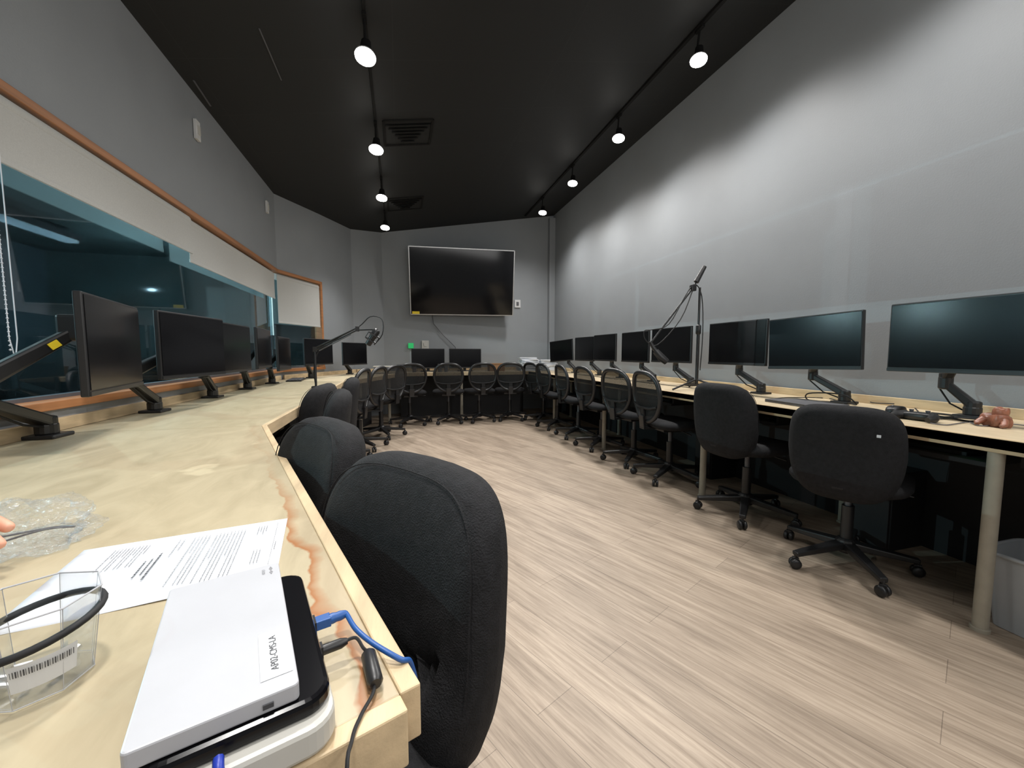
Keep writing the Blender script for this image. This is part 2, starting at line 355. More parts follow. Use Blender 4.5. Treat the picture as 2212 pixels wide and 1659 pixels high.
dq = (Vector(WE)-Vector(WA)).normalized()
blind(tuple(Vector(WA)+dq*.0), tuple(Vector(WE)-dq*.045), 1.41, -.04, 'short roller blind pulled lowest, over the slanted end of the window')

# ------------------------------------------------------------------ ceiling fittings
for x, lab, tw in ((-.158, 'black ceiling light track running above the middle of the room', .018), (2.19, 'black ceiling light track running close to the right wall', .034)):
    o = MB().box((x, 2.9, cz(x)-.012), (tw, 8.0, .018), M=Matrix.Rotation(-math.atan(.179), 3, 'Y')).build('light_track', M['slat'] if x < 0 else M['track'], bevel=.003)
    tag(o, lab, 'light track')
LY = [2.65, 3.78, 4.9, 6.02, 1.52, .4, -.72]
names = ['nearest in view', 'second nearest', 'third nearest', 'farthest', 'just out of view overhead', 'overhead near the camera', 'behind the camera']
lampn = {-.158: 'middle', 2.19: 'right wall'}
for x, aim in ((-.158, Vector((-.05, -.2, -1))), (2.19, Vector((-.12, -.12, -1)))):
    for i, y in enumerate(LY):
        aimn = aim.normalized(); top = Vector((x, y, cz(x)-.022))
        c = Vector((x, y, cz(x)-.25))
        t = thing('track_light', '%s round lit spotlight on the %s ceiling track' % (names[i], lampn[x]), 'spotlight', top, 'spotlights on the ceiling tracks')
        MB().box(top+Vector((0,0,-.010)), (.026,.08,.020)).build('adapter', M['track'], t, bevel=.003)
        MB().tube([top+Vector((0,0,-.018)), c+Vector((0,.02,.09))], .008).build('stem', M['track'], t)
        q = Vector((0,0,-1)).rotation_difference(aimn).to_matrix().to_4x4(); MM = Matrix.Translation(c) @ q
        MB().lathe([(.015,.105),(.028,.10),(.032,.06),(.042,.035),(.058,.016),(.054,.012),(.03,.012)], MM, 20).build('lamp_holder', M['track'], t, smooth=True)
        MB().lathe([(.03,.03),(.05,.018),(.060,.004),(.058,-.006),(.04,-.012),(.005,-.016)], MM, 20).build('bulb', M['bulb'], t, smooth=True)
        ld = bpy.data.lights.new('lamp', 'SPOT'); ld.color = (1,.975,.945); ld.spot_blend = 1.0; ld.shadow_soft_size = .09
        if x < 0: ld.energy = 118; ld.spot_size = math.radians(104)
        else: ld.energy = 140 if y > 3 else (120 if y > 2 else 84); ld.spot_size = math.radians(160)
        lo = bpy.data.objects.new('lamp', ld); COL.objects.link(lo); lo.location = c + aimn*.03
        lo.rotation_euler = (Vector((0,0,-1)).rotation_difference(aimn)).to_euler()
for xx, yy, en in ((-3.6, 2.6, 290), (-3.2, 6.6, 170), (-4.4, 5.0, 120)):  # added unseen point lights, without fixtures, to brighten the studio beyond the glass
    ld = bpy.data.lights.new('studio_fill', 'POINT'); ld.energy = en; ld.color = (.84,.97,1); ld.shadow_soft_size = 0
    lo = bpy.data.objects.new('studio_fill', ld); COL.objects.link(lo); lo.location = (xx, yy, 1.9)
# added soft fill light behind the camera, not a fixture of the room
ld = bpy.data.lights.new('rear_fill', 'AREA'); ld.energy = 46; ld.color = (1,.99,.97); ld.shape = 'RECTANGLE'; ld.size = 3.4; ld.size_y = 1.2
lo = bpy.data.objects.new('rear_fill', ld); COL.objects.link(lo); lo.location = (.8, -1.45, 2.3)
lo.rotation_euler = Vector((0,0,-1)).rotation_difference(Vector((-.1,1,.2)).normalized()).to_euler()
for k, (y, lab) in enumerate(((4.01, 'nearer square black air vent with angled louvres in the ceiling'), (5.85, 'farther square black air vent in the ceiling'))):
    x = .12; t = thing('ceiling_vent', lab, 'air vent', (x, y, cz(x)))
    RM = Matrix.Rotation(-math.atan(.179), 3, 'Y')
    f = MB(); s = .43 if k == 0 else .46
    for sx, sy, w, h in ((0,-1,s,.022),(0,1,s,.022),(-1,0,.022,s),(1,0,.022,s)):
        f.box(Vector((x, y, cz(x)-.005)) + RM @ Vector((sx*s/2, sy*s/2, 0)), (w+.0, h, .009), M=RM)
    f.build('frame', M['slat'], t)
    for j in range(6):
        yy = (j-2.5)*s/7.5
        MB().box(Vector((x, y, cz(x)-.010)) + RM @ Vector((0, yy, 0)), (s*(.95-.13*j), .026, .003), M=RM @ Matrix.Rotation(.5, 3, 'X')).build('slat', M['slat'], t)
a = MB()
for (u0, v0, u1, v1, w) in ((560,60,608,172,.007),(418,172,455,228,.01)):
    def PC(u, v):
        r = ray(u, v); tt = (3.078-HC)/(r.z-.179*r.x); return CP + r*tt
    p, q = PC(u0, v0), PC(u1, v1); p.z -= .004; q.z -= .004
    a.bar(p, q, w, .004)
struct(a.build('ceiling_lines', M['greyp']))  # thin grey strips drawing the pale scratch lines on the ceiling

# wall plates
def plate(x, y, z, rz, w, h, label, name='wall_plate', mt='plate', kind='switch plate'):
    t = thing(name, label, kind, (x, y, z)); R = Matrix.Rotation(rz, 3, 'Z'); c = Vector((x, y, z))
    MB().box(c, (w, .02, h), rz).build('plate', M[mt], t, bevel=.003)
    MB().box(c + R @ Vector((0,-.014,0)), (w*.4, .01, h*.45), rz).build('rocker', M['greyp'] if mt == 'plate' and rz == 0 else M['whiteb'], t, bevel=.002)
    return t
plate(XL+.012, 3.37, 2.585, PI/2, .06, .13, 'nearer small white sensor plate high on the left wall')
plate(XL+.012, 4.89, 2.587, PI/2, .06, .12, 'farther small white sensor plate high on the left wall')
plate(2.1, YB-.012, 1.945, 0, .11, .14, 'white thermostat plate on the back wall right of the television', kind='thermostat')
pb = PD(920, 745, 6.75); plate(pb.x, YB-.012, 1.19, 0, .12, .14, 'beige outlet box on the back wall below the television', kind='outlet', mt='whiteb')
o = MB().box((.19, YB-.02, 1.17), (.09, .03, .09)).build('indicator_sign', M['green'], bevel=.004); tag(o, 'small green lit square on the back wall beneath the television', 'sign')

# television (tilted down towards the room)
tx0, tx1, ty = .18, 1.94, 6.84
t = thing('television', 'large wall-mounted flat television with thin silver bezel on the back wall', 'television', ((tx0+tx1)/2, YB-.01, 1.69))
cx = (tx0+tx1)/2; cw = tx1-tx0; RT = Matrix.Rotation(math.radians(-.4), 3, 'Y') @ Matrix.Rotation(math.radians(-4), 3, 'Z') @ Matrix.Rotation(math.radians(10.5), 3, 'X')
c0 = Vector((cx, ty, 2.24)); hh = 1.10
MB().box(c0, (cw, .05, hh), M=RT).build('back_shell', M['black'], t, bevel=.006)
f = MB()
for sx, sz, w, h in ((0,-1,cw,.014),(0,1,cw,.014),(-1,0,.014,hh),(1,0,.014,hh)):
    f.box(c0 + RT @ Vector((sx*(cw/2-.007), -.028, sz*(hh/2-.007))), (w, .01, h), M=RT)
f.build('bezel', M['silver'], t)
MB().box(c0 + RT @ Vector((0,-.027,0)), (cw-.03, .004, hh-.03), M=RT).build('screen', M['tvscreen'], t)
MB().box(c0 + RT @ Vector((-cw/2+.09, -.034, -hh/2+.035)), (.12, .004, .045), M=RT).build('yellow_sticker', M['yellow'], t)
MB().box((cx, 6.99, 2.2), (.5, .2, .4)).build('wall_bracket', M['blackm'], t)
o = MB().tube([(.55,7.06,1.75),(.58,7.07,1.55),(.75,7.07,1.35),(.95,7.07,1.15),(1.0,7.05,.9),(1.0,7.04,.745)], .007, 6).build('power_cable', M['greyp'], smooth=True)
tag(o, 'thin grey cable hanging down the wall below the television', 'cable')

# ------------------------------------------------------------------ desks
ZT, TK = .74, .04
def desk(label, poly, front, legs, topm, back=None):
    c = sum((Vector(p) for p in poly), Vector((0,0)))/len(poly)
    t = thing('desk', label, 'desk', (c.x, c.y, 0), 'built-in plywood desks around the room')
    MB().prism(poly, ZT-TK, ZT).build('tabletop', topm, t, bevel=.002)
    e = MB()
    for p, q in zip(front[:-1], front[1:]):
        P0, Q0 = Vector(p), Vector(q); d = (Q0-P0).normalized(); n = Vector((d.y, -d.x))
        if (P0+n-c).length < (P0-c).length: n = -n
        e.prism([tuple(P0), tuple(Q0), tuple(Q0+n*.02), tuple(P0+n*.02)], ZT-TK-.012, ZT+.001)
    e.build('edge_strip', M['pine'], t, bevel=.002)
    if back:
        e = MB()
        for p, q in zip(back[:-1], back[1:]):
            P0, Q0 = Vector(p), Vector(q); d = (Q0-P0).normalized(); n = Vector((d.y, -d.x))
            if (P0+n-c).length > (P0-c).length: n = -n
            e.prism([tuple(P0), tuple(Q0), tuple(Q0+n*.02), tuple(P0+n*.02)], ZT, ZT+.05)
        e.build('backsplash', M['pine'], t, bevel=.002)
    for x, y in legs:
        l = MB().tube([(x, y, .0), (x, y, ZT-TK)], .0225, 16).lathe([(.028,0),(.028,.012),(.0225,.014)], Matrix.Translation((x, y, 0)), 16)
        l.build('leg', M['legm'], t, smooth=True)
    return t
A_, B_ = (-.006, .354), (-.571, 1.90)
desk('worn plywood desk with orange stains along its angled front edge, nearest the camera', [A_, B_, (-1.31, 1.94), (-1.31, -.12)], [(-1.2,-.08), A_, B_], [(-1.2, .1), (-1.2, 1.7), (-.45, .35)], M['plyl'], [(-1.31, -.12), (-1.31, 1.94)])
desk('long worn plywood desk running under the studio window with black monitors on it', [(-.573, 1.903), (-.6, 4.62), (-1.31, 5.1), (-1.31, 1.943)], [(-.573, 1.903), (-.6, 4.62)], [(-1.2, 3.0), (-.68, 3.2), (-1.2, 4.6), (-.68, 4.5)], M['plym'], [(-1.31, 1.943), (-1.31, 5.1)])
desk('short corner desk section joining the window desk to the back desk', [(-.6, 4.623), (-.13, 5.98), (.08, 6.35), (-.02, 7.05), (-.24, 7.04), (-.66, 6.72), (-1.3, 5.2), (-1.31, 5.103)], [(-.6, 4.623), (-.13, 5.98), (.08, 6.35)], [(-.16, 6.08), (-.48, 5.2)], M['plyr'], [(-1.3, 5.2), (-.66, 6.72), (-.24, 7.04)])
desk('pale wooden desk along the back wall below the television', [(.083, 6.35), (2.07, 6.35), (2.07, 7.08), (-.017, 7.08)], [(.083, 6.35), (2.07, 6.35)], [(.955, 6.41), (1.95, 6.95), (.1, 6.95)], M['plyr'], [(-.017, 7.08), (2.07, 7.08)])
desk('long pale plywood desk along the right wall, far half', [(2.073, 3.8), (2.073, 7.08), (2.78, 7.08), (2.78, 3.8)], [(2.073, 3.8), (2.073, 6.35)], [(2.12, 3.84), (2.12, 5.28), (2.7, 4.5), (2.7, 6.0)], M['plyr'], [(2.78, 3.8), (2.78, 6.9)])
desk('long pale plywood desk along the right wall, near half with laptop and mouse', [(2.073, -.6), (2.073, 3.797), (2.78, 3.797), (2.78, -.6)], [(2.073, -.6), (2.073, 3.797)], [(2.10, .9), (2.12, 2.37), (2.62, 1.75), (2.62, .2), (2.11, -.5)], M['plyr'], [(2.78, -.6), (2.78, 3.797)])
def mpanel(p, q, lab):
    p, q = Vector(p), Vector(q); d = (q-p).normalized(); n = Vector((-d.y, d.x))*.012
    o = MB().prism([tuple(p), tuple(q), tuple(q+n), tuple(p+n)], 0, ZT-TK-.002).build('modesty_panel', M['blackm']); tag(o, lab, 'panel')
mpanel((-.75, 5.2), (-.42, 6.2), 'black panel closing the space under the corner desk')
mpanel((.0, 6.72), (2.1, 6.72), 'black panel closing the space under the back desk')
mpanel((2.73, -.6), (2.73, 6.6), 'black panel on the wall under the right desk')
mpanel((-1.22, 1.0), (-1.22, 5.0), 'black panel under the window desk')

# ------------------------------------------------------------------ chairs
def star(t):
    s = MB()
    for k in range(5):
        a = 2*PI*k/5 + .35; d = Vector((math.cos(a), math.sin(a), 0))
        s.bar(Vector((0,0,.105)), d*.29 + Vector((0,0,.075)), .055, .04, w2=.035, h2=.024)
    s.lathe([(.02,.06),(.042,.065),(.045,.125),(.03,.14)], None, 16)
    s.build('star_base', M['black'], t, bevel=.006)
    for k in range(5):
        a = 2*PI*k/5 + .35; d = Vector((math.cos(a), math.sin(a), 0)); c = d*.285
        Rz = Matrix.Rotation(a+.9*k, 4, 'Z')
        h = MB(); h.tube([c+Vector((0,0,.03)), c+Vector((0,0,.075))], .007, 8)
        h.box(c+Vector((0,0,.048)), (.03,.016,.02))
        co_ = h.build('caster', M['black'], t, bevel=.003)
        for sgn in (-1, 1):
            W = Matrix.Translation(c+Vector((0,0,.026))) @ Rz @ Matrix.Translation((0, sgn*.013, 0)) @ Matrix.Rotation(PI/2, 4, 'X')
            MB().lathe([(.008,-.010),(.022,-.009),(.026,-.004),(.026,.004),(.022,.009),(.008,.010)], W, 16).build('wheel', M['black'], co_, smooth=True)
    MB().tube([(0,0,.12),(0,0,.31)], .027, 16).build('column_cover', M['black'], t, smooth=True)
    MB().tube([(0,0,.25),(0,0,.42)], .015, 12).build('gas_lift', M['greyp'], t, smooth=True)
    MB().box((0,0,.425), (.2,.24,.03)).bar((.1,.02,.425), (.24,.03,.41), .012, .008).build('seat_mechanism', M['black'], t, bevel=.004)
def make_padded():
    t = thing('office_chair', 'x', 'chair'); star(t)
    def fs(x, y, z):
        zz = .46 + y - .02*max(0, z/.24)**2*1.2 + .012*abs(x/.24)**2
        return Vector((x*(1-.06*(z/.24)), z+.02, zz))
    MB().pad(.48, .47, .085, fs, n=3.8).build('seat', M['fabric'], t, smooth=True)
    def ridge(x): return -.0 - .085*max(0, 1-(x/.19)**2)
    def fb(x, y, z):
        w = 1.0 - .17*max(0, -z/.23)**1.5 - .03*max(0, z/.23)
        bul = 0
        if y > .01:
            dz = z - ridge(x)
            inside = min(1, max(0, (1.02-abs(x)/.22)*4))*min(1, max(0, (1.02-abs(z)/.23)*4))
            bul = (-.022*math.exp(-(dz/.018)**2) + (.020 if dz < 0 else -.008*min(1, dz/.1)))*inside
        return Vector((x*w, -.245 + y - .08*z - .3*z*z*(1 if z > 0 else 0) + .8*x*x + bul, .632+z))
    MB().pad(.445, .46, .115, fb, n=4.0, seg=80).build('backrest', M['fabric'], t, smooth=True)
    pts = []
    for i in range(80):
        a = 2*PI*i/80; c_, s_ = math.cos(a), math.sin(a); n = 4.0
        x = math.copysign(abs(c_)**(2/n), c_)*.945*.2225; z = math.copysign(abs(s_)**(2/n), s_)*.945*.23
        p = fb(x, .009, z); p.y += .030; pts.append(p)
    MB().tube(pts, .0014, 5, closed=True).build('seam', M['fabric'], t, smooth=True)
    MB().bar((0,-.05,.435), (0,-.27,.435), .05, .014).bar((0,-.265,.432), (0,-.285,.48), .045, .012, up=(0,1,0)).build('back_bracket', M['blackm'], t, bevel=.004)
    return t
def make_mesh():
    t = thing('mesh_chair', 'x', 'chair'); star(t)
    def fs(x, y, z):
        return Vector((x*(1-.06*(z/.24)), z+.02, .47 + y - .02*max(0, z/.24)**2*1.2))
    MB().pad(.47, .45, .07, fs).build('seat', M['fabric'], t, smooth=True)
    def outl(k, i, n=48):
        a = 2*PI*i/n; c_, s_ = math.cos(a), math.sin(a); e = 2.7
        x = math.copysign(abs(c_)**(2/e), c_)*.205*k; z = math.copysign(abs(s_)**(2/e), s_)*.20*k
        w = 1 - .28*max(0, -z/.20)**1.3
        return Vector((x*w, -.25 - .1*z + .7*x*x, .69+z))
    fr = MB().tube([outl(1, i) for i in range(48)], .019, 8, closed=True)
    bk = fr.build('back_frame', M['black'], t, smooth=True)
    pm = MB(); rings = [.98,.75,.5,.25,.03]; vs = [outl(k, i) for k in rings for i in range(48)]; fs_ = []
    for j in range(4):
        for i in range(48): fs_.append((j*48+i, j*48+(i+1)%48, (j+1)*48+(i+1)%48, (j+1)*48+i))
    fs_.append(tuple(range(4*48, 5*48)))
    pm.add(vs, fs_); pm.build('mesh_panel', M['mesh'], bk, smooth=True)
    def bp(x, z): return Vector((x, -.264 - .1*(z-.69) + .7*x*x, z))
    lb = MB().tube([bp(-.18,.625), bp(-.1,.605), bp(0,.60), bp(.1,.605), bp(.18,.625)], .009, 8)
    lb.bar(bp(0,.61), bp(0,.49), .05, .012, up=(0,1,0))
    lb.build('lumbar_support', M['blackm'], t, smooth=True)
    MB().bar((0,-.05,.435), (0,-.26,.435), .07, .016).bar((0,-.25,.43), (0,-.262,.54), .07, .016, up=(0,1,0)).build('back_bracket', M['black'], t, bevel=.004)
    return t
PC_ = make_padded(); MC_ = make_mesh(); used = {'p': 0, 'm': 0}
def chair(k, x, y, d, label):
    src = PC_ if k == 'p' else MC_
    g = 'padded black office chairs' if k == 'p' else 'black mesh-backed office chairs'
    rz = math.atan2(-d[0], d[1])
    if not used[k]:
        used[k] = 1; src.location = (x, y, 0); src.rotation_euler = (0, 0, rz); src['label'] = label; src['group'] = g
        return src
    return dup(src, (x, y, 0), rz, label, g)
chair('p', -.185, .555, (-.82,-.57), 'padded black office chair nearest the camera, back against the stained desk edge')
chair('p', -.425, 1.07, (-.86,-.5), 'second padded black chair at the stained desk, directly behind the closest one')
chair('p', -.56, 2.15, (-1,-.15), 'padded black chair third along the window desk')
chair('p', -.71, 2.66, (-1,.1), 'padded black chair pushed furthest under the window desk, only its back top showing')
chair('p', -.62, 3.22, (-1,-.1), 'padded black chair fifth along the window desk, before the mesh chairs')
chair('m', -.57, 4.05, (-1,.25), 'mesh-backed black chair at the window desk, first after the padded ones')
chair('m', -.44, 4.62, (-1,.4), 'mesh-backed black chair at the corner desk, left of the corner bend')
chair('m', -.24, 5.22, (-.8,.6), 'mesh-backed black chair turned to the corner desk, nearest the left back corner')
chair('m', .13, 6.0, (-.1,1), 'leftmost mesh chair at the back desk, seen from behind')
chair('m', .70, 6.03, (.1,1), 'mesh chair at the back desk just left of its middle leg')
chair('m', 1.17, 6.03, (-.06,1), 'mesh chair at the back desk just right of its middle leg')
chair('m', 1.66, 6.03, (.2,1), 'rightmost mesh chair at the back desk near the right corner')
chair('m', 2.13, 5.76, (1,.3), 'black mesh chair farthest along the right desk, by the paper stacks')
chair('m', 2.12, 5.17, (1,.1), 'black mesh chair second farthest along the right desk')
chair('m', 2.15, 4.55, (1,-.05), 'black mesh chair third farthest along the right desk')
chair('m', 2.15, 3.95, (1,.05), 'black mesh chair at the right desk just beyond its third leg from the camera')
chair('m', 2.16, 3.33, (1,.12), 'black mesh chair second nearest on the right, before the microphone stand')
chair('m', 2.16, 2.80, (1,-.1), 'nearest black mesh chair on the right, beside the padded chairs')
chair('p', 2.16, 2.03, (1,.05), 'padded black chair at the right desk, second nearest on the right with seat showing')
nc = chair('p', 2.13, 1.40, (.90,.43), 'padded black chair with a small white tag, nearest on the right and turned away'); nc.scale = (.94,1.05,.95)
tb = MB().box((.135,-.318,.745), (.014,.005,.011)); tg = tb.build('tag', M['label']); tg.parent = nc
# ------------------------------------------------------------------ monitors
def make_monitor(w, h):
    t = thing('monitor', 'x', 'monitor')
    MB().box((0,0,h/2), (w,.022,h)).box((0,-.02,h/2), (w*.55,.03,h*.55)).build('back_shell', M['black'], t, bevel=.004)
    MB().box((0,.012,h/2+.006), (w-.014,.003,h-.03)).build('screen', M['screen'], t)
    MB().box((0,.0125,.009), (w-.004,.004,.014)).build('lower_bezel', M['black'], t)
    return t
MW, MH = .535, .325
proto = make_monitor(MW, MH); pu = [0]
def monitor(cx_, cy_, cz_, d, label, tilt=0, sc=1):
    rz = math.atan2(-d[0], d[1]); dn = Vector((d[0], d[1], 0)).normalized()
    loc = (cx_, cy_, cz_-MH/2*sc)
    if not pu[0]:
        pu[0] = 1; o = proto; o.location = loc; o.rotation_euler = (0, tilt, rz); o['label'] = label; o['group'] = 'black desktop monitors'
    else:
        o = dup(proto, loc, rz, label, 'black desktop monitors'); o.rotation_euler = (0, tilt, rz)
    o.scale = (sc,)*3
    return Vector((cx_, cy_, cz_)) - dn*.045
def arm(base, elbow, head, label, sticker=False):
    b, e, h = Vector(base), Vector(elbow), Vector(head)
    t = thing('monitor_stand', label, 'monitor stand', b, 'gas-spring monitor arms')
    p = MB().box(b+Vector((0,0,.007)), (.10,.10,.014)).lathe([(.032,.014),(.032,.05),(.026,.055)], Matrix.Translation(b), 16)
    p.build('base_clamp', M['black'], t, bevel=.004)
    s = b+Vector((0,0,.06))
    MB().bar(s, e, .05, .04, w2=.042, h2=.034).lathe([(.03,-.02),(.03,.02)], Matrix.Translation(s), 16).lathe([(.027,-.03),(.027,.035)], Matrix.Translation(e), 16).build('lower_arm', M['black'], t, bevel=.008)
    e2 = e+Vector((0,0,.035)); k = h
    up = MB().bar(e2, k, .042, .05, w2=.034, h2=.036).lathe([(.026,-.02),(.026,.02)], Matrix.Translation(e2), 16)
    ua = up.build('upper_arm', M['black'], t, bevel=.008)
    MB().box(k, (.09,.09,.09)).build('mount_head', M['black'], t, bevel=.01)
    MB().tube([s+Vector((0,.03,-.03)), (s+e)/2+Vector((0,.03,-.05)), e+Vector((0,.02,-.03))], .004, 6).build('cable', M['blackm'], t, smooth=True)
    if sticker:
        m_ = e2.lerp(k, .66); d = (k-e2).normalized()
        MB().bar(m_-d*.014+Vector((.021,-.004,.004)), m_+d*.014+Vector((.021,-.004,.004)), .004, .022).build('yellow_sticker', M['yellow'], ua)
LM = [((-1.0, 1.79, 1.075), (1,.25), 'nearest monitor in the window row, seen almost edge-on'),
      ((-1.05, 2.50, 1.085), (1,-.12), 'second monitor in the window row, turned towards the room'),
      ((-1.08, 3.13, 1.08), (1,.0), 'third monitor in the window row, half hidden behind the second'),
      ((-1.09, 3.76, 1.085), (1,.1), 'fourth monitor in the window row, in front of the middle blind'),
      ((-1.10, 4.40, 1.04), (1,.05), 'fifth monitor in the window row, low and edge-on')]
LB = [((-1.25,1.85), (-1.2,1.53,.915)), ((-1.24,2.50), (-1.19,2.22,.92)), ((-1.25,3.2), (-1.19,2.93,.92)), ((-1.25,3.86), (-1.19,3.6,.92)), ((-1.24,4.5), (-1.19,4.25,.92))]
al = ['monitor arm with a yellow sticker, closest to the camera on the window desk', 'second monitor arm on the window desk, base beside the nearest monitor', 'third monitor arm along the window desk', 'fourth monitor arm along the window desk', 'fifth monitor arm along the window desk']
for i, ((x, y, z), d, lab) in enumerate(LM):
    hd = monitor(x, y, z, d, lab)
    if i == 0: hd = hd + Vector((-.02, -.03, .06))
    arm((LB[i][0][0], LB[i][0][1], ZT), LB[i][1], hd, al[i], i == 0)
hd = monitor(-.93, 5.22, 1.06, (.9,-.45), 'monitor at the slanted window end, left of the boom microphone', 0, .95); arm((-1.05,5.35,ZT), (-1.05,5.15,.92), hd, 'monitor arm on the corner desk at the slanted window end')
hd = monitor(-.60, 5.95, 1.035, (.85,-.53), 'monitor in the left back corner, right of the window frame', 0, .95); arm((-.70,6.2,ZT), (-.74,6.02,.9), hd, 'monitor arm in the left back corner of the room')
for x, d, lab in ((.45, (.05,-1), 'left of the two low monitors on the back desk below the television'), (1.06, (-.05,-1), 'right of the two low monitors on the back desk below the television')):
    hd = monitor(x, 6.66, .955, d, lab)
    s = thing('monitor_stand', 'black foot stand under the ' + ('left' if x < .8 else 'right') + ' low monitor on the back desk', 'monitor stand', (x, 6.72, ZT))
    MB().box((x, 6.71, ZT+.006), (.24,.16,.012)).build('foot', M['black'], s, bevel=.003)
    MB().box((x, 6.735, ZT+.10), (.05,.02,.2)).build('neck', M['black'], s, bevel=.003)
RM_ = [((2.42, 1.17, 1.125), (-1,.0), 0, 'largest monitor in view, nearest on the right wall desk and cut by the frame'),
       ((2.40, 1.83, 1.112), (-1,-.08), .03, 'second monitor from the right, standing behind the closed laptop'),
       ((2.42, 2.42, 1.12), (-1,.02), 0, 'third monitor from the right, touching the second one'),
       ((2.43, 3.18, 1.12), (-1,-.03), 0, 'monitor just left of the tall microphone stand'),
       ((2.42, 3.75, 1.11), (-1,.04), 0, 'monitor on the right wall desk behind the hanging boom microphone'),
       ((2.42, 4.40, 1.11), (-1,.0), 0, 'right half of the distant monitor pair on the right wall desk'),
       ((2.42, 4.96, 1.10), (-1,-.03), 0, 'left half of the distant monitor pair on the right wall desk'),
       ((2.42, 5.75, 1.08), (-.95,-.3), .07, 'farthest monitor on the right wall desk, angled out of the corner')]
for i, ((x, y, z), d, tl, lab) in enumerate(RM_):
    hd = monitor(x, y, z, d, lab, tl, 1.04 if i == 0 else 1)
    arm((2.63, y-.04 if i else 1.22, ZT), (2.6, y+.14, .90), hd, 'monitor arm behind the ' + ['nearest', 'second nearest', 'third nearest', 'fourth nearest', 'fifth nearest', 'sixth nearest', 'seventh nearest', 'farthest'][i] + ' monitor on the right desk')

# ------------------------------------------------------------------ microphones
t = thing('boom_microphone', 'black studio microphone on a scissor arm clamped to the window desk edge', 'microphone', P(683, 846, ZT)); b = t.location.copy()
d_ = (b-CP).dot(Fv)
MB().box(b+Vector((0,0,.015)), (.06,.05,.06)).build('clamp', M['black'], t, bevel=.004)
top = PD(680, 757, d_); mid = PD(772, 713, d_-.02); tip = PD(806, 712, d_-.04)
MB().tube([b+Vector((0,0,.04)), top], .009, 10).build('post', M['black'], t, smooth=True)
ar = MB(); o1 = Vector((0,0,.018))
ar.tube([top, mid], .006, 8).tube([top+o1, mid+o1], .006, 8).tube([mid, tip], .006, 8)
ar.box(top+o1*.5, (.03,.02,.04)).box(mid+o1*.5, (.03,.02,.04)); ar.build('scissor_arm', M['black'], t, bevel=.002)
MB().tube([top.lerp(mid,.1)-o1, top.lerp(mid,.85)-o1*.5], .005, 8).build('spring', M['greyp'], t, smooth=True)
mc = PD(805, 728, d_-.05); ax = (PD(820, 712, d_-.05)-PD(797, 748, d_-.05)).normalized()
q = Vector((0,0,1)).rotation_difference(ax).to_matrix().to_4x4(); MM = Matrix.Translation(mc) @ q
MB().lathe([(.015,-.075),(.024,-.07),(.026,0),(.029,.002),(.029,.055),(.02,.07),(.005,.074)], MM, 18).build('microphone_body', M['black'], t, smooth=True)
rg = MB()
for zz in (-.03, .02):
    rg.tube([MM @ Vector((.045*math.cos(a*PI/10), .045*math.sin(a*PI/10), zz)) for a in range(20)], .004, 6, closed=True)
for k in range(4): rg.tube([MM @ Vector((.045*math.cos(k*PI/2), .045*math.sin(k*PI/2), -.03)), MM @ Vector((.045*math.cos(k*PI/2), .045*math.sin(k*PI/2), .02))], .003, 6)
rg.build('shock_mount', M['black'], t, smooth=True)
def spl(pts, n=6):
    pts = [Vector(p) for p in pts]; out = []
    for i in range(len(pts)-1):
        p0 = pts[max(i-1,0)]; p1 = pts[i]; p2 = pts[i+1]; p3 = pts[min(i+2, len(pts)-1)]
        for k in range(n):
            s = k/n; out.append(.5*((2*p1)+(p2-p0)*s+(2*p0-5*p1+4*p2-p3)*s*s+(3*p1-p0-3*p2+p3)*s**3))
    out.append(pts[-1]); return out
MB().tube(spl([PD(808,745,d_-.05), PD(826,722,d_-.05), PD(825,690,d_-.04), PD(800,684,d_-.03), PD(775,706,d_), PD(730,730,d_), PD(690,756,d_+.01), PD(678,800,d_), P(684,842,.75)], 4), .004, 6).build('cable', M['blackm'], t, smooth=True)

bs = Vector((2.37, 2.76, ZT))
t = thing('microphone_stand', 'tall black tripod microphone stand with a boom on the right desk', 'microphone stand', bs)
ptop = Vector((bs.x, bs.y, 1.58))
MB().tube([bs+Vector((0,0,.05)), bs+Vector((0,0,.5))], .013, 10).tube([bs+Vector((0,0,.48)), ptop], .009, 10).build('pole', M['black'], t, smooth=True)
MB().lathe([(.015,.46),(.021,.47),(.021,.53),(.012,.54)], Matrix.Translation(bs), 12).build('height_clutch', M['black'], t, smooth=True)
for k in range(3):
    a = 2*PI*k/3 + 1.1; d = Vector((math.cos(a), math.sin(a), 0))
    l = MB().tube([bs+Vector((0,0,.09)), bs+d*.24+Vector((0,0,.012))], .008, 8).tube([bs+Vector((0,0,.05)), bs+d*.12+Vector((0,0,.055))], .005, 6)
    l.build('leg', M['black'], t, smooth=True)
dt = (ptop-CP).dot(Fv)
b0 = PD(1520, 580, dt-.02); b1 = PD(1497, 622, dt-.02); b2 = PD(1408, 738, dt-.08)
MB().tube([b0, b1, b2], .008, 8).build('boom', M['black'], t, smooth=True)
MB().tube([b0+(b0-b1)*.1, b0.lerp(b1,.7)], [.016,.021], 12).build('counterweight', M['black'], t, smooth=True)
MB().box(b1, (.045,.035,.05)).build('boom_clamp', M['black'], t, bevel=.006)
mq = MB().tube([PD(1404,738,dt-.08), PD(1412,752,dt-.08), PD(1420,762,dt-.09)], [.013,.016,.014], 10)
mq.tube([PD(1416,758,dt-.09), PD(1428,772,dt-.1), PD(1440,782,dt-.1)], [.024,.031,.026], 14).build('microphone_body', M['black'], t, smooth=True)
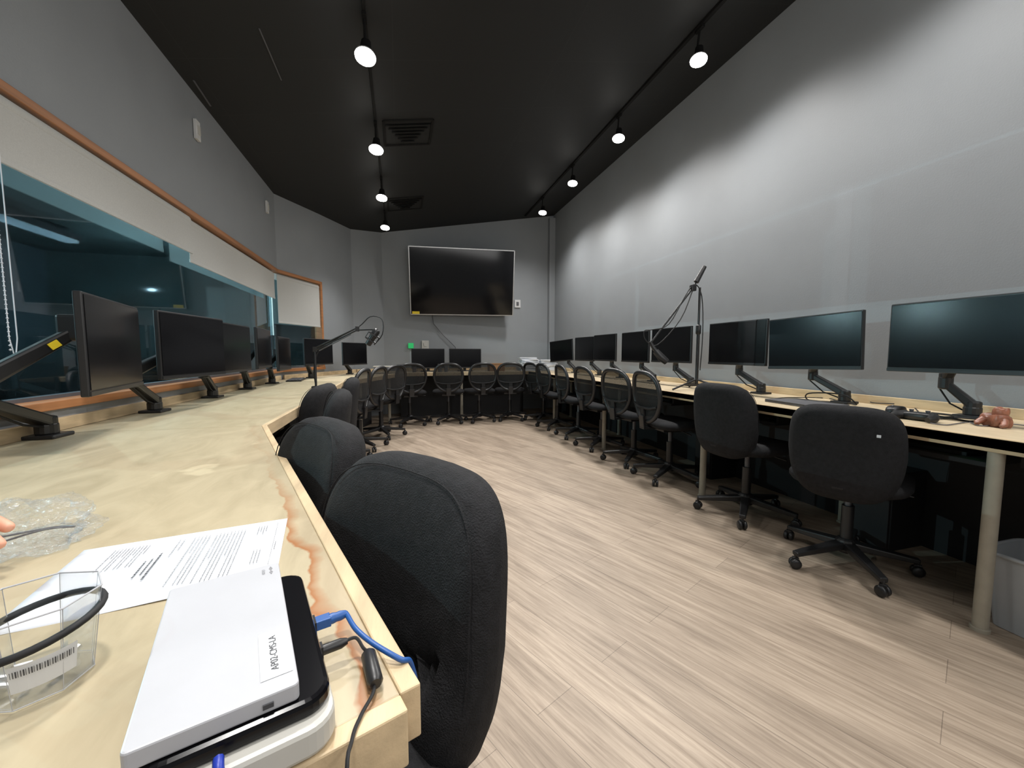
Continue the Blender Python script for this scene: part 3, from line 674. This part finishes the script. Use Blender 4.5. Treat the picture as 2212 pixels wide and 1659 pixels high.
MB().tube(spl([PD(1497,625,dt-.03), PD(1470,690,dt-.05), PD(1420,745,dt-.08), PD(1395,735,dt-.1), PD(1392,715,dt-.1), PD(1410,712,dt-.1), PD(1445,700,dt-.08), PD(1480,640,dt-.05), PD(1500,614,dt-.02), PD(1516,640,dt), PD(1518,720,dt), PD(1512,800,dt+.01)], 4), .004, 6).build('cable', M['blackm'], t, smooth=True)

# ------------------------------------------------------------------ right desk items
def on(u, v): return P(u, v, ZT)
c = on(1738, 874)
t = thing('laptop', 'closed dark grey laptop lying on the right desk', 'laptop', c)
MB().box(c+Vector((0,0,.006)), (.24,.34,.012), -.1).build('base', M['greyp'], t, bevel=.004)
MB().box(c+Vector((0,0,.0155)), (.24,.34,.006), -.1).build('lid', M['greyp'], t, bevel=.003)
c = on(1898, 895)
o = MB().lathe([(.095,0),(.1,.002),(.095,.004)], Matrix.Translation(c), 32).build('mouse_pad', M['blackm']); tag(o, 'round black mouse pad on the right desk beneath the mouse', 'mouse pad')
c = on(1935, 893)+Vector((0,0,.004))
t = thing('computer_mouse', 'glossy black mouse on the round pad, right desk', 'mouse', c)
MB().pad(.06,.11,.036, lambda x, y, z: c+Vector((z, x, .018+y-.2*z*z/.05)), n=2.4, seg=24).build('body', M['black'], t, smooth=True)
MB().lathe([(.006,-.003),(.007,0),(.006,.003)], Matrix.Translation(c+Vector((-.025,0,.034))) @ Matrix.Rotation(PI/2,4,'X'), 10).build('scroll_wheel', M['greyp'], t)
c = on(1985, 908)
t = thing('game_controller', 'black handheld controller with grips in front of the mouse pad', 'controller', c)
MB().pad(.13,.07,.035, lambda x, y, z: c+Vector((z, x, .02+y)), n=2.4, seg=24).build('body', M['black'], t, smooth=True)
for s in (-1, 1): MB().tube([c+Vector((0,s*.05,.02)), c+Vector((-.04,s*.07,.018)), c+Vector((-.065,s*.065,.014))], [.022,.018,.012], 10).build('grip', M['black'], t, smooth=True)
for s in (-1, 1): MB().tube([c+Vector((.0,s*.03,.035)), c+Vector((.0,s*.03,.048))], [.006,.009], 10).build('thumbstick', M['greyp'], t, smooth=True)
def squig(pts, lab, r=.003, mt='blackm'):
    o = MB().tube(pts, r, 6).build('cable', M[mt], smooth=True); return tag(o, lab, 'cable')
def onz(u, v, z=.004): return on(u, v)+Vector((0,0,z))
squig(spl([onz(1990,898), onz(1965,875), onz(1915,872,.05), onz(1880,872,.01), onz(1930,884,.03)]), 'thin black mouse cable curling over the right desk')
squig(spl([onz(2000,912,.01), onz(2050,905), onz(2100,912), onz(2130,900), onz(2190,905), onz(2230,898)]), 'black cable lying between the controller and the figurine', .004)
squig(spl([onz(1700,874), onz(1665,866), onz(1700,860), onz(1790,862), onz(1830,880), onz(1800,888,.02)]), 'black cable coiled around the closed laptop')
squig(spl([onz(2060,899), onz(2010,894), onz(2040,903), onz(2110,898), onz(2180,900), onz(2150,908), onz(2060,903)]), 'black cable bundled on the right desk at the foot of the nearest monitor arm', .005)
squig(spl([onz(2010,916,.004), onz(2045,920), onz(2090,914), onz(2120,922), onz(2180,918), onz(2235,924)]), 'thin grey cable along the front of the right desk before the figurine', .0025, 'greyp')
kb = Vector((2.55, 1.79, ZT+.006))
squig(spl([kb+Vector((.06,.0,0)), kb+Vector((-.03,.13,0)), kb+Vector((-.08,.10,.05)), kb+Vector((-.06,-.08,.06)), kb+Vector((-.03,-.14,.01)), kb+Vector((.05,-.06,0))]), 'black cable looped around the foot of the second nearest monitor arm', .004)
c = on(2150, 922)
t = thing('figurine', 'small reddish-brown ceramic figurine lying on the right desk near the picture edge', 'figurine', c)
MB().pad(.09,.06,.05, lambda x, y, z: c+Vector((z+.01*math.sin(x*90), x, .026+y+.006*math.sin(z*160+x*70))), n=2.2, seg=24).build('body', M['ceramic'], t, smooth=True)
MB().pad(.05,.04,.04, lambda x, y, z: c+Vector((z, x-.012, .062+y+.004*math.sin(x*200))), n=2.2, seg=20).build('head', M['ceramic'], t, smooth=True)
for s in (-1, 1): MB().tube([c+Vector((-.015,s*.03,.03)), c+Vector((-.035,s*.04,.014)), c+Vector((-.045,s*.035,.009))], [.014,.011,.008], 8).build('leg', M['ceramic'], t, smooth=True)
for i, (y, lab) in enumerate(((1.25, 'black keyboard tray under the right desk behind the nearest chair'), (2.15, 'black keyboard tray under the right desk behind the second chair'), (3.1, 'black keyboard tray under the right desk by the mesh chairs'), (.55, 'black keyboard tray under the right desk at the picture edge'))):
    t = thing('keyboard_tray', lab, 'keyboard tray', (2.3, y, .62), 'keyboard trays under the right desk')
    MB().box((2.30, y, .62), (.28,.6,.02)).build('tray', M['blackm'], t, bevel=.003)
    MB().box((2.28, y, .638), (.14,.44,.016)).build('keyboard', M['blackm'], t, bevel=.003)
    for s in (-1, 1): MB().box((2.32, y+s*.31, .665), (.3,.015,.069)).build('rail', M['blackm'], t)
for i, (y, lab) in enumerate(((.42, 'black computer tower on the floor beneath the right desk, at the picture edge'), (1.5, 'black computer tower in the shadow beneath the right desk behind the near chair'), (2.75, 'black computer tower beneath the right desk by the mesh chairs'))):
    t = thing('computer_tower', lab, 'computer', (2.57, y, 0), 'computer towers under the desk')
    MB().box((2.59, y, .21), (.26,.18,.42)).build('case', M['blackm'], t, bevel=.005)
    MB().box((2.453, y, .21), (.012,.17,.40)).build('front_panel', M['blackm'], t, bevel=.003)
    MB().tube([(2.45, y, .35),(2.443, y, .35)], .006, 8).build('power_light', M['dblue'], t)
t = thing('network_switch', 'small black network box with green light hanging beneath the right desk', 'network switch', (2.25, .97, .68))
MB().box((2.28, .99, .68), (.14,.16,.035)).build('case', M['blackm'], t, bevel=.003)
MB().box((2.208, 1.01, .68), (.004,.014,.006)).build('green_light', M['gled'], t)
# waste bin
c = Vector((2.30, .83, 0))
t = thing('waste_bin', 'grey plastic waste bin on the floor under the right desk edge', 'waste bin', c)
def rr(x, y, w, d, z, n=24, e=6):
    return [Vector((x+math.copysign(abs(math.cos(2*PI*i/n))**(2/e), math.cos(2*PI*i/n))*w/2, y+math.copysign(abs(math.sin(2*PI*i/n))**(2/e), math.sin(2*PI*i/n))*d/2, z)) for i in range(n)]
a = MB(); R_ = [rr(c.x,c.y,.22,.18,.002), rr(c.x,c.y,.28,.24,.29), rr(c.x,c.y,.272,.232,.29), rr(c.x,c.y,.21,.17,.012)]
vs = [p for r in R_ for p in r]; fs = [(j*24+i, j*24+(i+1)%24, (j+1)*24+(i+1)%24, (j+1)*24+i) for j in range(3) for i in range(24)] + [tuple(range(24))[::-1], tuple(range(72,96))]
a.add(vs, fs).build('bucket', M['bin'], t, smooth=True)
MB().tube(rr(c.x,c.y,.285,.245,.29), .008, 8, closed=True).build('rim', M['bin'], t, smooth=True)

# ------------------------------------------------------------------ back desk items
for i, (x, y, n, lab) in enumerate(((2.15, 6.60, 17, 'left stack of loose white papers on the back corner desk'), (2.49, 6.58, 14, 'right stack of loose white papers on the back corner desk'))):
    t = thing('paper_stack', lab, 'paper stack', (x, y, ZT), 'paper stacks in the back corner')
    for k in range(n):
        MB().box((x+random.uniform(-.02,.02), y+random.uniform(-.015,.015), ZT+.007+k*.0135), (.30,.23,.0125), random.uniform(-.25,.25)).build('paper_bundle', M['paper'], t)
t = thing('cardboard_box', 'low brown box on the back desk left of the papers', 'box', (1.58, 6.62, ZT))
MB().box((1.58, 6.62, ZT+.06), (.26,.18,.12)).build('body', M['cardboard'], t, bevel=.003); MB().box((1.58, 6.62, ZT+.125), (.27,.19,.012)).build('lid', M['cardboard'], t, bevel=.003)
t = thing('storage_tub', 'clear plastic tub on the corner desk behind the chairs', 'tub', (-.2, 6.3, ZT))
MB().box((-.2, 6.3, ZT+.05), (.34,.22,.1)).build('body', M['clear'], t, bevel=.01); MB().box((-.2, 6.3, ZT+.106), (.36,.24,.012)).build('lid', M['whiteb'], t, bevel=.003)
for x, h, lab in ((.62, .13, 'dark cup on the back desk between the low monitors'), (.72, .10, 'small dark container right of the cup on the back desk'), (.22, .09, 'dark mug on the back desk left of the monitors')):
    t = thing('cup', lab, 'cup', (x, 6.5, ZT))
    MB().lathe([(.028,0),(.034,h),(.031,h),(.026,.006)], Matrix.Translation((x, 6.5, ZT)), 16).build('body', M['greyp'], t, smooth=True)
    MB().tube([(x+.033,6.5,ZT+h*.8),(x+.055,6.5,ZT+h*.6),(x+.052,6.5,ZT+h*.35),(x+.031,6.5,ZT+h*.2)], .004, 6).build('handle', M['greyp'], t, smooth=True)
c = on(640, 822)
t = thing('keyboard', 'thin black keyboard lying on the window desk by the boom microphone', 'keyboard', c)
MB().box(c+Vector((0,0,.008)), (.15,.42,.014), .1).build('body', M['black'], t, bevel=.003)
ks = MB()
for r_ in range(4):
    for k in range(12): ks.box(c+Matrix.Rotation(.1,3,'Z') @ Vector((-.05+r_*.033, -.19+k*.0345, .018)), (.026,.028,.006), .1)
ks.build('keys', M['greyp'], t)

# ------------------------------------------------------------------ near left desk items
p0 = Vector((-.483,.762)); p1 = Vector((-.213,.809)); ex = (p1-p0).normalized(); ey = Vector((ex.y, -ex.x)); Ln, Wn = .279, .216
def dp(a, b, z=.0): q = p0 + ex*a + ey*b; return Vector((q.x, q.y, ZT+.0012+z))
t = thing('document', 'white printed letter lying flat on the stained desk, under the white box corner', 'paper', dp(Ln/2, Wn/2))
sh = MB(); nx = 14
vs = []; fs = []
for i in range(nx+1):
    for j in range(nx+1):
        vs.append(dp(Ln*i/nx, Wn*j/nx, .0012*math.sin(i*.5)*math.sin(j*.35)))
for i in range(nx):
    for j in range(nx): a0 = i*(nx+1)+j; fs.append((a0, a0+1, a0+nx+2, a0+nx+1))
so = sh.add(vs, fs).build('sheet', M['paper'], t, smooth=True)
sm = so.modifiers.new('th', 'SOLIDIFY'); sm.thickness = .0003
rnd = random.Random(2)
def line(ink, a, b0, b1, th=.0012):
    x = b0
    while x < b1:
        w = rnd.uniform(.0015,.006); e = min(b1, x+w)
        q = [dp(a, x, .0022), dp(a, e, .0022), dp(a+th, e, .0022), dp(a+th, x, .0022)]
        ink.add(q, [(0,1,2,3)]); x = e + .001
ink = MB(); line(ink, Ln-.014, .02, .19, .0007); line(ink, Ln-.011, .10, .13, .0012)
for k in range(4): line(ink, Ln-.030-k*.0040, .026, .05+.01*(k%2), .0012)
for k in range(3): line(ink, Ln-.030-k*.0042, .12, .165, .0012)
for k in range(9): line(ink, Ln-.062-k*.0050, .028, .19 if k % 4 != 3 else .12, .0012)
for k in range(5): line(ink, Ln-.112-k*.0050, .028, .185 if k != 3 else .09, .0012)
line(ink, Ln-.146, .028, .07); line(ink, Ln-.152, .028, .09)
for k in range(11): line(ink, Ln-.19-k*.0042, .028, .10 if k % 3 else .06, .0012)
ink.build('printed_text', M['inkl'], t)
ink = MB(); line(ink, Ln-.165, .07, .15, .0026); line(ink, Ln-.171, .085, .135, .002); line(ink, Ln-.178, .09, .14, .0022); ink.build('heading_text', M['ink'], t)
SA, SB, SCc, SD = Vector((-.146,.519)), Vector((-.243,.486)), Vector((-.0786,.315)), Vector((-.171,.287))
cen = (SA+SB+SCc+SD)/4; lx = (SA-SCc).normalized(); wx = Vector((lx.y, -lx.x)); cen = cen + lx*.009
def rrect(cx_, w, l, z, r=.02, n=6):
    pts = []
    for (sx, sy, a0) in ((1,1,0),(-1,1,90),(-1,-1,180),(1,-1,270)):
        for k in range(n+1):
            a = math.radians(a0+90*k/n); x = sx*(w/2-r)+r*math.cos(a); y = sy*(l/2-r)+r*math.sin(a)
            q = cx_ + wx*x + lx*y; pts.append((q.x, q.y))
    return pts
gc = cen + wx*.012 + lx*(-.010)
t = thing('network_router', 'black-topped white router lying flat on the desk corner beneath the white box', 'router', (gc.x, gc.y, ZT))
MB().prism(rrect(gc, .128, .228, 0, .022), ZT+.002, ZT+.026).build('base_shell', M['whiteb'], t, bevel=.004)
MB().prism(rrect(gc+wx*.001+lx*.004, .122, .214, 0, .02), ZT+.026, ZT+.040).build('glossy_top', M['screen'], t, bevel=.004)
for k, s in ((.02,.016),(-.025,.010)):
    q = gc + wx*.0635 + lx*k; MB().box((q.x, q.y, ZT+.022), (.004,s,.012), math.atan2(wx.y, wx.x)).build('port', M['blackm'], t)
t = thing('access_point', 'flat white wireless box with a printed name label, resting on the black router', 'network box', (cen.x, cen.y, ZT+.041))
MB().prism(rrect(cen, .102, .216, 0, .004, 4), ZT+.041, ZT+.055).build('case', M['white'], t, bevel=.0015)
def lab_quad(a0, a1, b0, b1, z):
    return [Vector((*(cen+wx*a+lx*b), z)) for a, b in ((a0,b0),(a1,b0),(a1,b1),(a0,b1))]
MB().add(lab_quad(.026,.048,-.092,-.030,ZT+.0554), [(0,1,2,3)]).build('sticker', M['label'], t)
q = cen + wx*.03 + lx*(-.1083); MB().box((q.x, q.y, ZT+.047), (.007,.002,.0035), math.atan2(wx.y, wx.x)).build('slot', M['ink'], t)
def text(s, size, pos, xdir, m, parent, name):
    cu = bpy.data.curves.new(name, 'FONT'); cu.body = s; cu.size = size; cu.align_x = 'CENTER'; cu.align_y = 'CENTER'
    tmp = bpy.data.objects.new('tmp', cu); COL.objects.link(tmp)
    bpy.context.view_layer.update()
    me = bpy.data.meshes.new_from_object(tmp.evaluated_get(bpy.context.evaluated_depsgraph_get())); bpy.data.objects.remove(tmp)
    a = MB(); X = Vector((*xdir, 0)).normalized(); Y = Vector((-X.y, X.x, 0))
    a.add([Vector(pos) + X*v.co.x + Y*v.co.y for v in me.vertices], [tuple(p.vertices) for p in me.polygons])
    return a.build(name, m, parent)
tp = cen + wx*.0365 + lx*(-.061); text('AP02-CMS-LA', .0078, (tp.x, tp.y, ZT+.0558), lx, M['ink'], t, 'lettering')
tp = cen + wx*.035 + lx*.090; text('cisco', .0058, (tp.x, tp.y, ZT+.0556), -lx, M['inkl'], t, 'logo')
lg = MB()
for k, h in enumerate((.0012,.0025,.0038,.0025,.0012,.0025,.0038,.0025,.0012)):
    q = cen + wx*.042 + lx*(.099-.0022*k); lg.box((q.x, q.y, ZT+.0552), (h,.0007,.0003), math.atan2(wx.y, wx.x))
lg.build('logo_bars', M['inkl'], t)
def DP(u, v, h): return P(u, v, ZT+h)
t = thing('ethernet_cable', 'blue network cable with moulded plug looping off the desk corner', 'cable', DP(700, 1352, .02))
a0 = gc + wx*.062 + lx*.02
s0 = Vector((a0.x, a0.y, ZT+.022)); dirp = Vector((*wx, 0))
MB().bar(s0, s0+dirp*.018, .012, .010).build('plug', M['blue'], t, bevel=.001)
MB().tube([s0+dirp*.016, s0+dirp*.020, s0+dirp*.024, s0+dirp*.028, s0+dirp*.034], [.0052,.0058,.0048,.0052,.0038], 10).build('boot', M['blue'], t, smooth=True)
e0 = s0+dirp*.034
nrm = Vector((.939,.343,0)); eg = Vector((A_[0], A_[1], ZT)) + Vector((-.343,.939,0))*.034
pts = spl([s0+dirp*.03, e0, DP(768,1358,.022), DP(806,1390,.016), eg+nrm*.012+Vector((0,0,.006)), eg+nrm*.0235+Vector((0,.002,-.006)), eg+nrm*.0245+Vector((0,.004,-.05)), eg-nrm*.02+Vector((0,.02,-.12)), eg-nrm*.1+Vector((0,.02,-.4)), Vector((-.16,.42,.02))], 6)
MB().tube(pts, .0027, 8).build('cord', M['blue'], t, smooth=True)
a1 = gc + wx*.062 + lx*(-.025); s1 = Vector((a1.x, a1.y, ZT+.022))
t = thing('power_cable', 'thin black power cable with a round ferrite bead on the desk corner', 'cable', s1)
MB().tube([s1, s1+dirp*.02, s1+dirp*.026], [.005,.005,.003], 10).build('plug', M['black'], t, smooth=True)
fb_ = DP(803,1445,.008)
pts = spl([s1+dirp*.022, s1+dirp*.034, DP(785,1400,.016), DP(800,1415,.009), fb_, DP(808,1490,.007), DP(780,1545,.004), DP(760,1600,.003), DP(752,1655,-.0)+Vector((0,-.012,-.01)), DP(752,1655,-.0)+Vector((0,-.03,-.2)), Vector((-.06,.25,.02))], 6)
MB().tube(pts, .0016, 6).build('cord', M['blackm'], t, smooth=True)
f0, f1 = DP(795,1410,.010), DP(812,1478,.009)
MB().tube([f0, f0.lerp(f1,.08), f0.lerp(f1,.92), f1], [.005,.0072,.0072,.005], 14).build('ferrite_bead', M['black'], t, smooth=True)
t = thing('patch_cable', 'dark blue network cable dropping straight down the near side of the desk', 'cable', DP(520,1560,0))
q0 = gc - lx*.113 - wx*.012
pts = spl([Vector((q0.x, q0.y, ZT+.036)), Vector((q0.x+.003, q0.y-.008, ZT+.034)), Vector((q0.x+.007, q0.y-.014, ZT+.02)), Vector((q0.x+.010, q0.y-.018, ZT-.02)), Vector((q0.x+.012, q0.y-.03, .3)), Vector((q0.x+.05, q0.y-.04, .02))], 6)
MB().tube(pts, .0034, 8).build('cord', M['dblue'], t, smooth=True)
# clear container with a black band
c = Vector((-.335, .462, ZT)); OC = 8
def octr(r, z, ph=.2): return [c + Vector((r*math.cos(2*PI*k/OC+ph), r*math.sin(2*PI*k/OC+ph), z)) for k in range(OC)]
t = thing('plastic_cup', 'clear eight-sided plastic container with a black band and a label', 'container', c)
a = MB(); R_ = [octr(.038,.001), octr(.048,.082), octr(.0472,.082), octr(.0372,.002)]
a.add([p_ for r in R_ for p_ in r], [(j*8+i, j*8+(i+1)%8, (j+1)*8+(i+1)%8, (j+1)*8+i) for j in range(3) for i in range(8)] + [tuple(range(8))[::-1], tuple(range(24,32))]).build('cup_body', M['clear'], t)
rm = MB().tube(octr(.0485,.082), .0008, 6, closed=True)
lo8, hi8 = octr(.0382,.002), octr(.0482,.082)
for k in range(8): rm.tube([lo8[k], hi8[k]], .0003, 5)
rm.tube(octr(.0385,.002), .0005, 6, closed=True)
rm.build('rim', M['white'], t)
MB().tube([c + Vector((.0465*math.cos(2*PI*k/32), .0465*math.sin(2*PI*k/32), .055+.008*math.sin(2*PI*k/32+1))) for k in range(32)], .0034, 8, closed=True).build('black_band', M['blackm'], t, smooth=True)
lb = [-1.35+.125*k for k in range(9)]; lr = .0442
a = MB(); a.add([c + Vector(((lr-(.046-z_)*.14)*math.cos(an), (lr-(.046-z_)*.14)*math.sin(an), z_)) for z_ in (.018,.044) for an in lb], [(i, i+1, 9+i+1, 9+i) for i in range(8)])
lo_ = a.build('paper_label', M['label'], t)
a = MB()
for k in range(26):
    an = -1.30+.034*k; w = .008 + .012*((k*7) % 3)/2; r1 = .0443
    a.add([c + Vector((r1*math.cos(an), r1*math.sin(an), .034)), c + Vector((r1*math.cos(an+w), r1*math.sin(an+w), .034)), c + Vector(((r1+.0006)*math.cos(an+w), (r1+.0006)*math.sin(an+w), .040)), c + Vector(((r1+.0006)*math.cos(an), (r1+.0006)*math.sin(an), .040))], [(0,1,2,3)])
a.build('barcode', M['ink'], lo_)
for k in range(9):
    aa = k*2.4; q = c + Vector((.018*math.cos(aa), .018*math.sin(aa), .008+.003*(k % 3)))
    MB().tube([q, q+Vector((.012*math.cos(aa*1.7), .012*math.sin(aa*1.7), .004))], .003, 8).build('metal_screw', M['silver'], t)
def crinkle(cc, sx, sy, sz, seed, name, label):
    bm = bmesh.new(); bmesh.ops.create_icosphere(bm, subdivisions=5, radius=1)
    for v in bm.verts:
        n = noise.noise(v.co*2.3+Vector((seed,0,0)))*.45 + (1-abs(noise.noise(v.co*5+Vector((0,seed,0))))*2)*.14 + noise.noise(v.co*11)*.08
        p = v.co*(1+n); v.co = Vector((cc.x+p.x*sx, cc.y+p.y*sy, max(ZT+.001+.002*abs(noise.noise(v.co*9)), cc.z+p.z*sz)))
    me = bpy.data.meshes.new(name); bm.to_mesh(me); bm.free(); me.materials.append(M['film'])
    o = bpy.data.objects.new(name, me); COL.objects.link(o); return tag(o, label, 'plastic bag')
crinkle(Vector((-.60,.815,ZT+.018)), .075, .08, .045, 3.3, 'plastic_bag', 'crumpled clear plastic bag on the desk beside the letter')
crinkle(Vector((-.40,.38,ZT+.015)), .05, .05, .02, 8.1, 'plastic_wrap', 'crumpled clear wrap on the desk behind the eight-sided container')
squig(spl([Vector((-.60,.77,ZT+.02)), Vector((-.55,.79,ZT+.03)), Vector((-.53,.82,ZT+.02)), Vector((-.57,.84,ZT+.015)), Vector((-.62,.80,ZT+.02))]), 'thin dark cord coiled inside the clear bag', .0016, 'greyp')

# ------------------------------------------------------------------ hand at the left edge
def skin(name, chains, m, parent):
    me = bpy.data.meshes.new(name); vs = []; es = []; rs = []; roots = []
    for ch in chains:
        b0_ = len(vs); roots.append(b0_)
        for i, (p, r) in enumerate(ch):
            vs.append(Vector(p)-parent.location); rs.append(r)
            if i: es.append((b0_+i-1, b0_+i))
    me.from_pydata([tuple(v) for v in vs], es, []); o = bpy.data.objects.new(name, me); COL.objects.link(o); o.parent = parent
    me.materials.append(m); sk = o.modifiers.new('skin', 'SKIN'); sk.use_smooth_shade = True
    for i, r in enumerate(rs): me.skin_vertices[0].data[i].radius = (r, r)
    for i in roots: me.skin_vertices[0].data[i].use_root = True
    s = o.modifiers.new('sub', 'SUBSURF'); s.levels = 2; s.render_levels = 2; return o
t = thing('person', 'hand of a person reaching in at the left edge, fingers touching the clear bag', 'person', (-.68,.66,.8))
fingers = [
 [((-.735,.665,.815),.026), ((-.69,.672,.815),(.03)), ((-.645,.68,.812),.03), ((-.62,.684,.81),.022)],
 [((-1.05,.60,.88),.045), ((-.88,.63,.85),.038), ((-.76,.66,.82),.027), ((-.72,.667,.816),.026)],
 [((-.645,.705,.812),.011), ((-.60,.722,.822),.0095), ((-.56,.722,.818),.0085), ((-.528,.710,.803),.0078)],
 [((-.64,.688,.812),.011), ((-.59,.698,.820),.0097), ((-.547,.695,.808),.0088), ((-.522,.686,.787),.0078)],
 [((-.64,.668,.808),.0105), ((-.595,.672,.812),.0093), ((-.555,.668,.797),.0083), ((-.535,.662,.775),.0075)],
 [((-.65,.648,.802),.0095), ((-.61,.647,.803),.0083), ((-.58,.643,.79),.0073), ((-.565,.64,.772),.0066)],
 [((-.70,.70,.80),.014), ((-.655,.725,.79),.0115), ((-.61,.735,.785),.010), ((-.575,.728,.783),.0088)]]
skin('body', fingers, M['skin'], t)
MB().tube([(-.90,.625,.853),(-.91,.624,.855),(-1.0,.605,.87),(-1.12,.58,.89)], [.046,.05,.054,.058], 18).build('sleeve', M['sleeve'], t, smooth=True)

# ------------------------------------------------------------------ world
w = bpy.data.worlds.new('world'); SC.world = w; w.use_nodes = True
w.node_tree.nodes['Background'].inputs[0].default_value = (.5,.55,.6,1); w.node_tree.nodes['Background'].inputs[1].default_value = .05
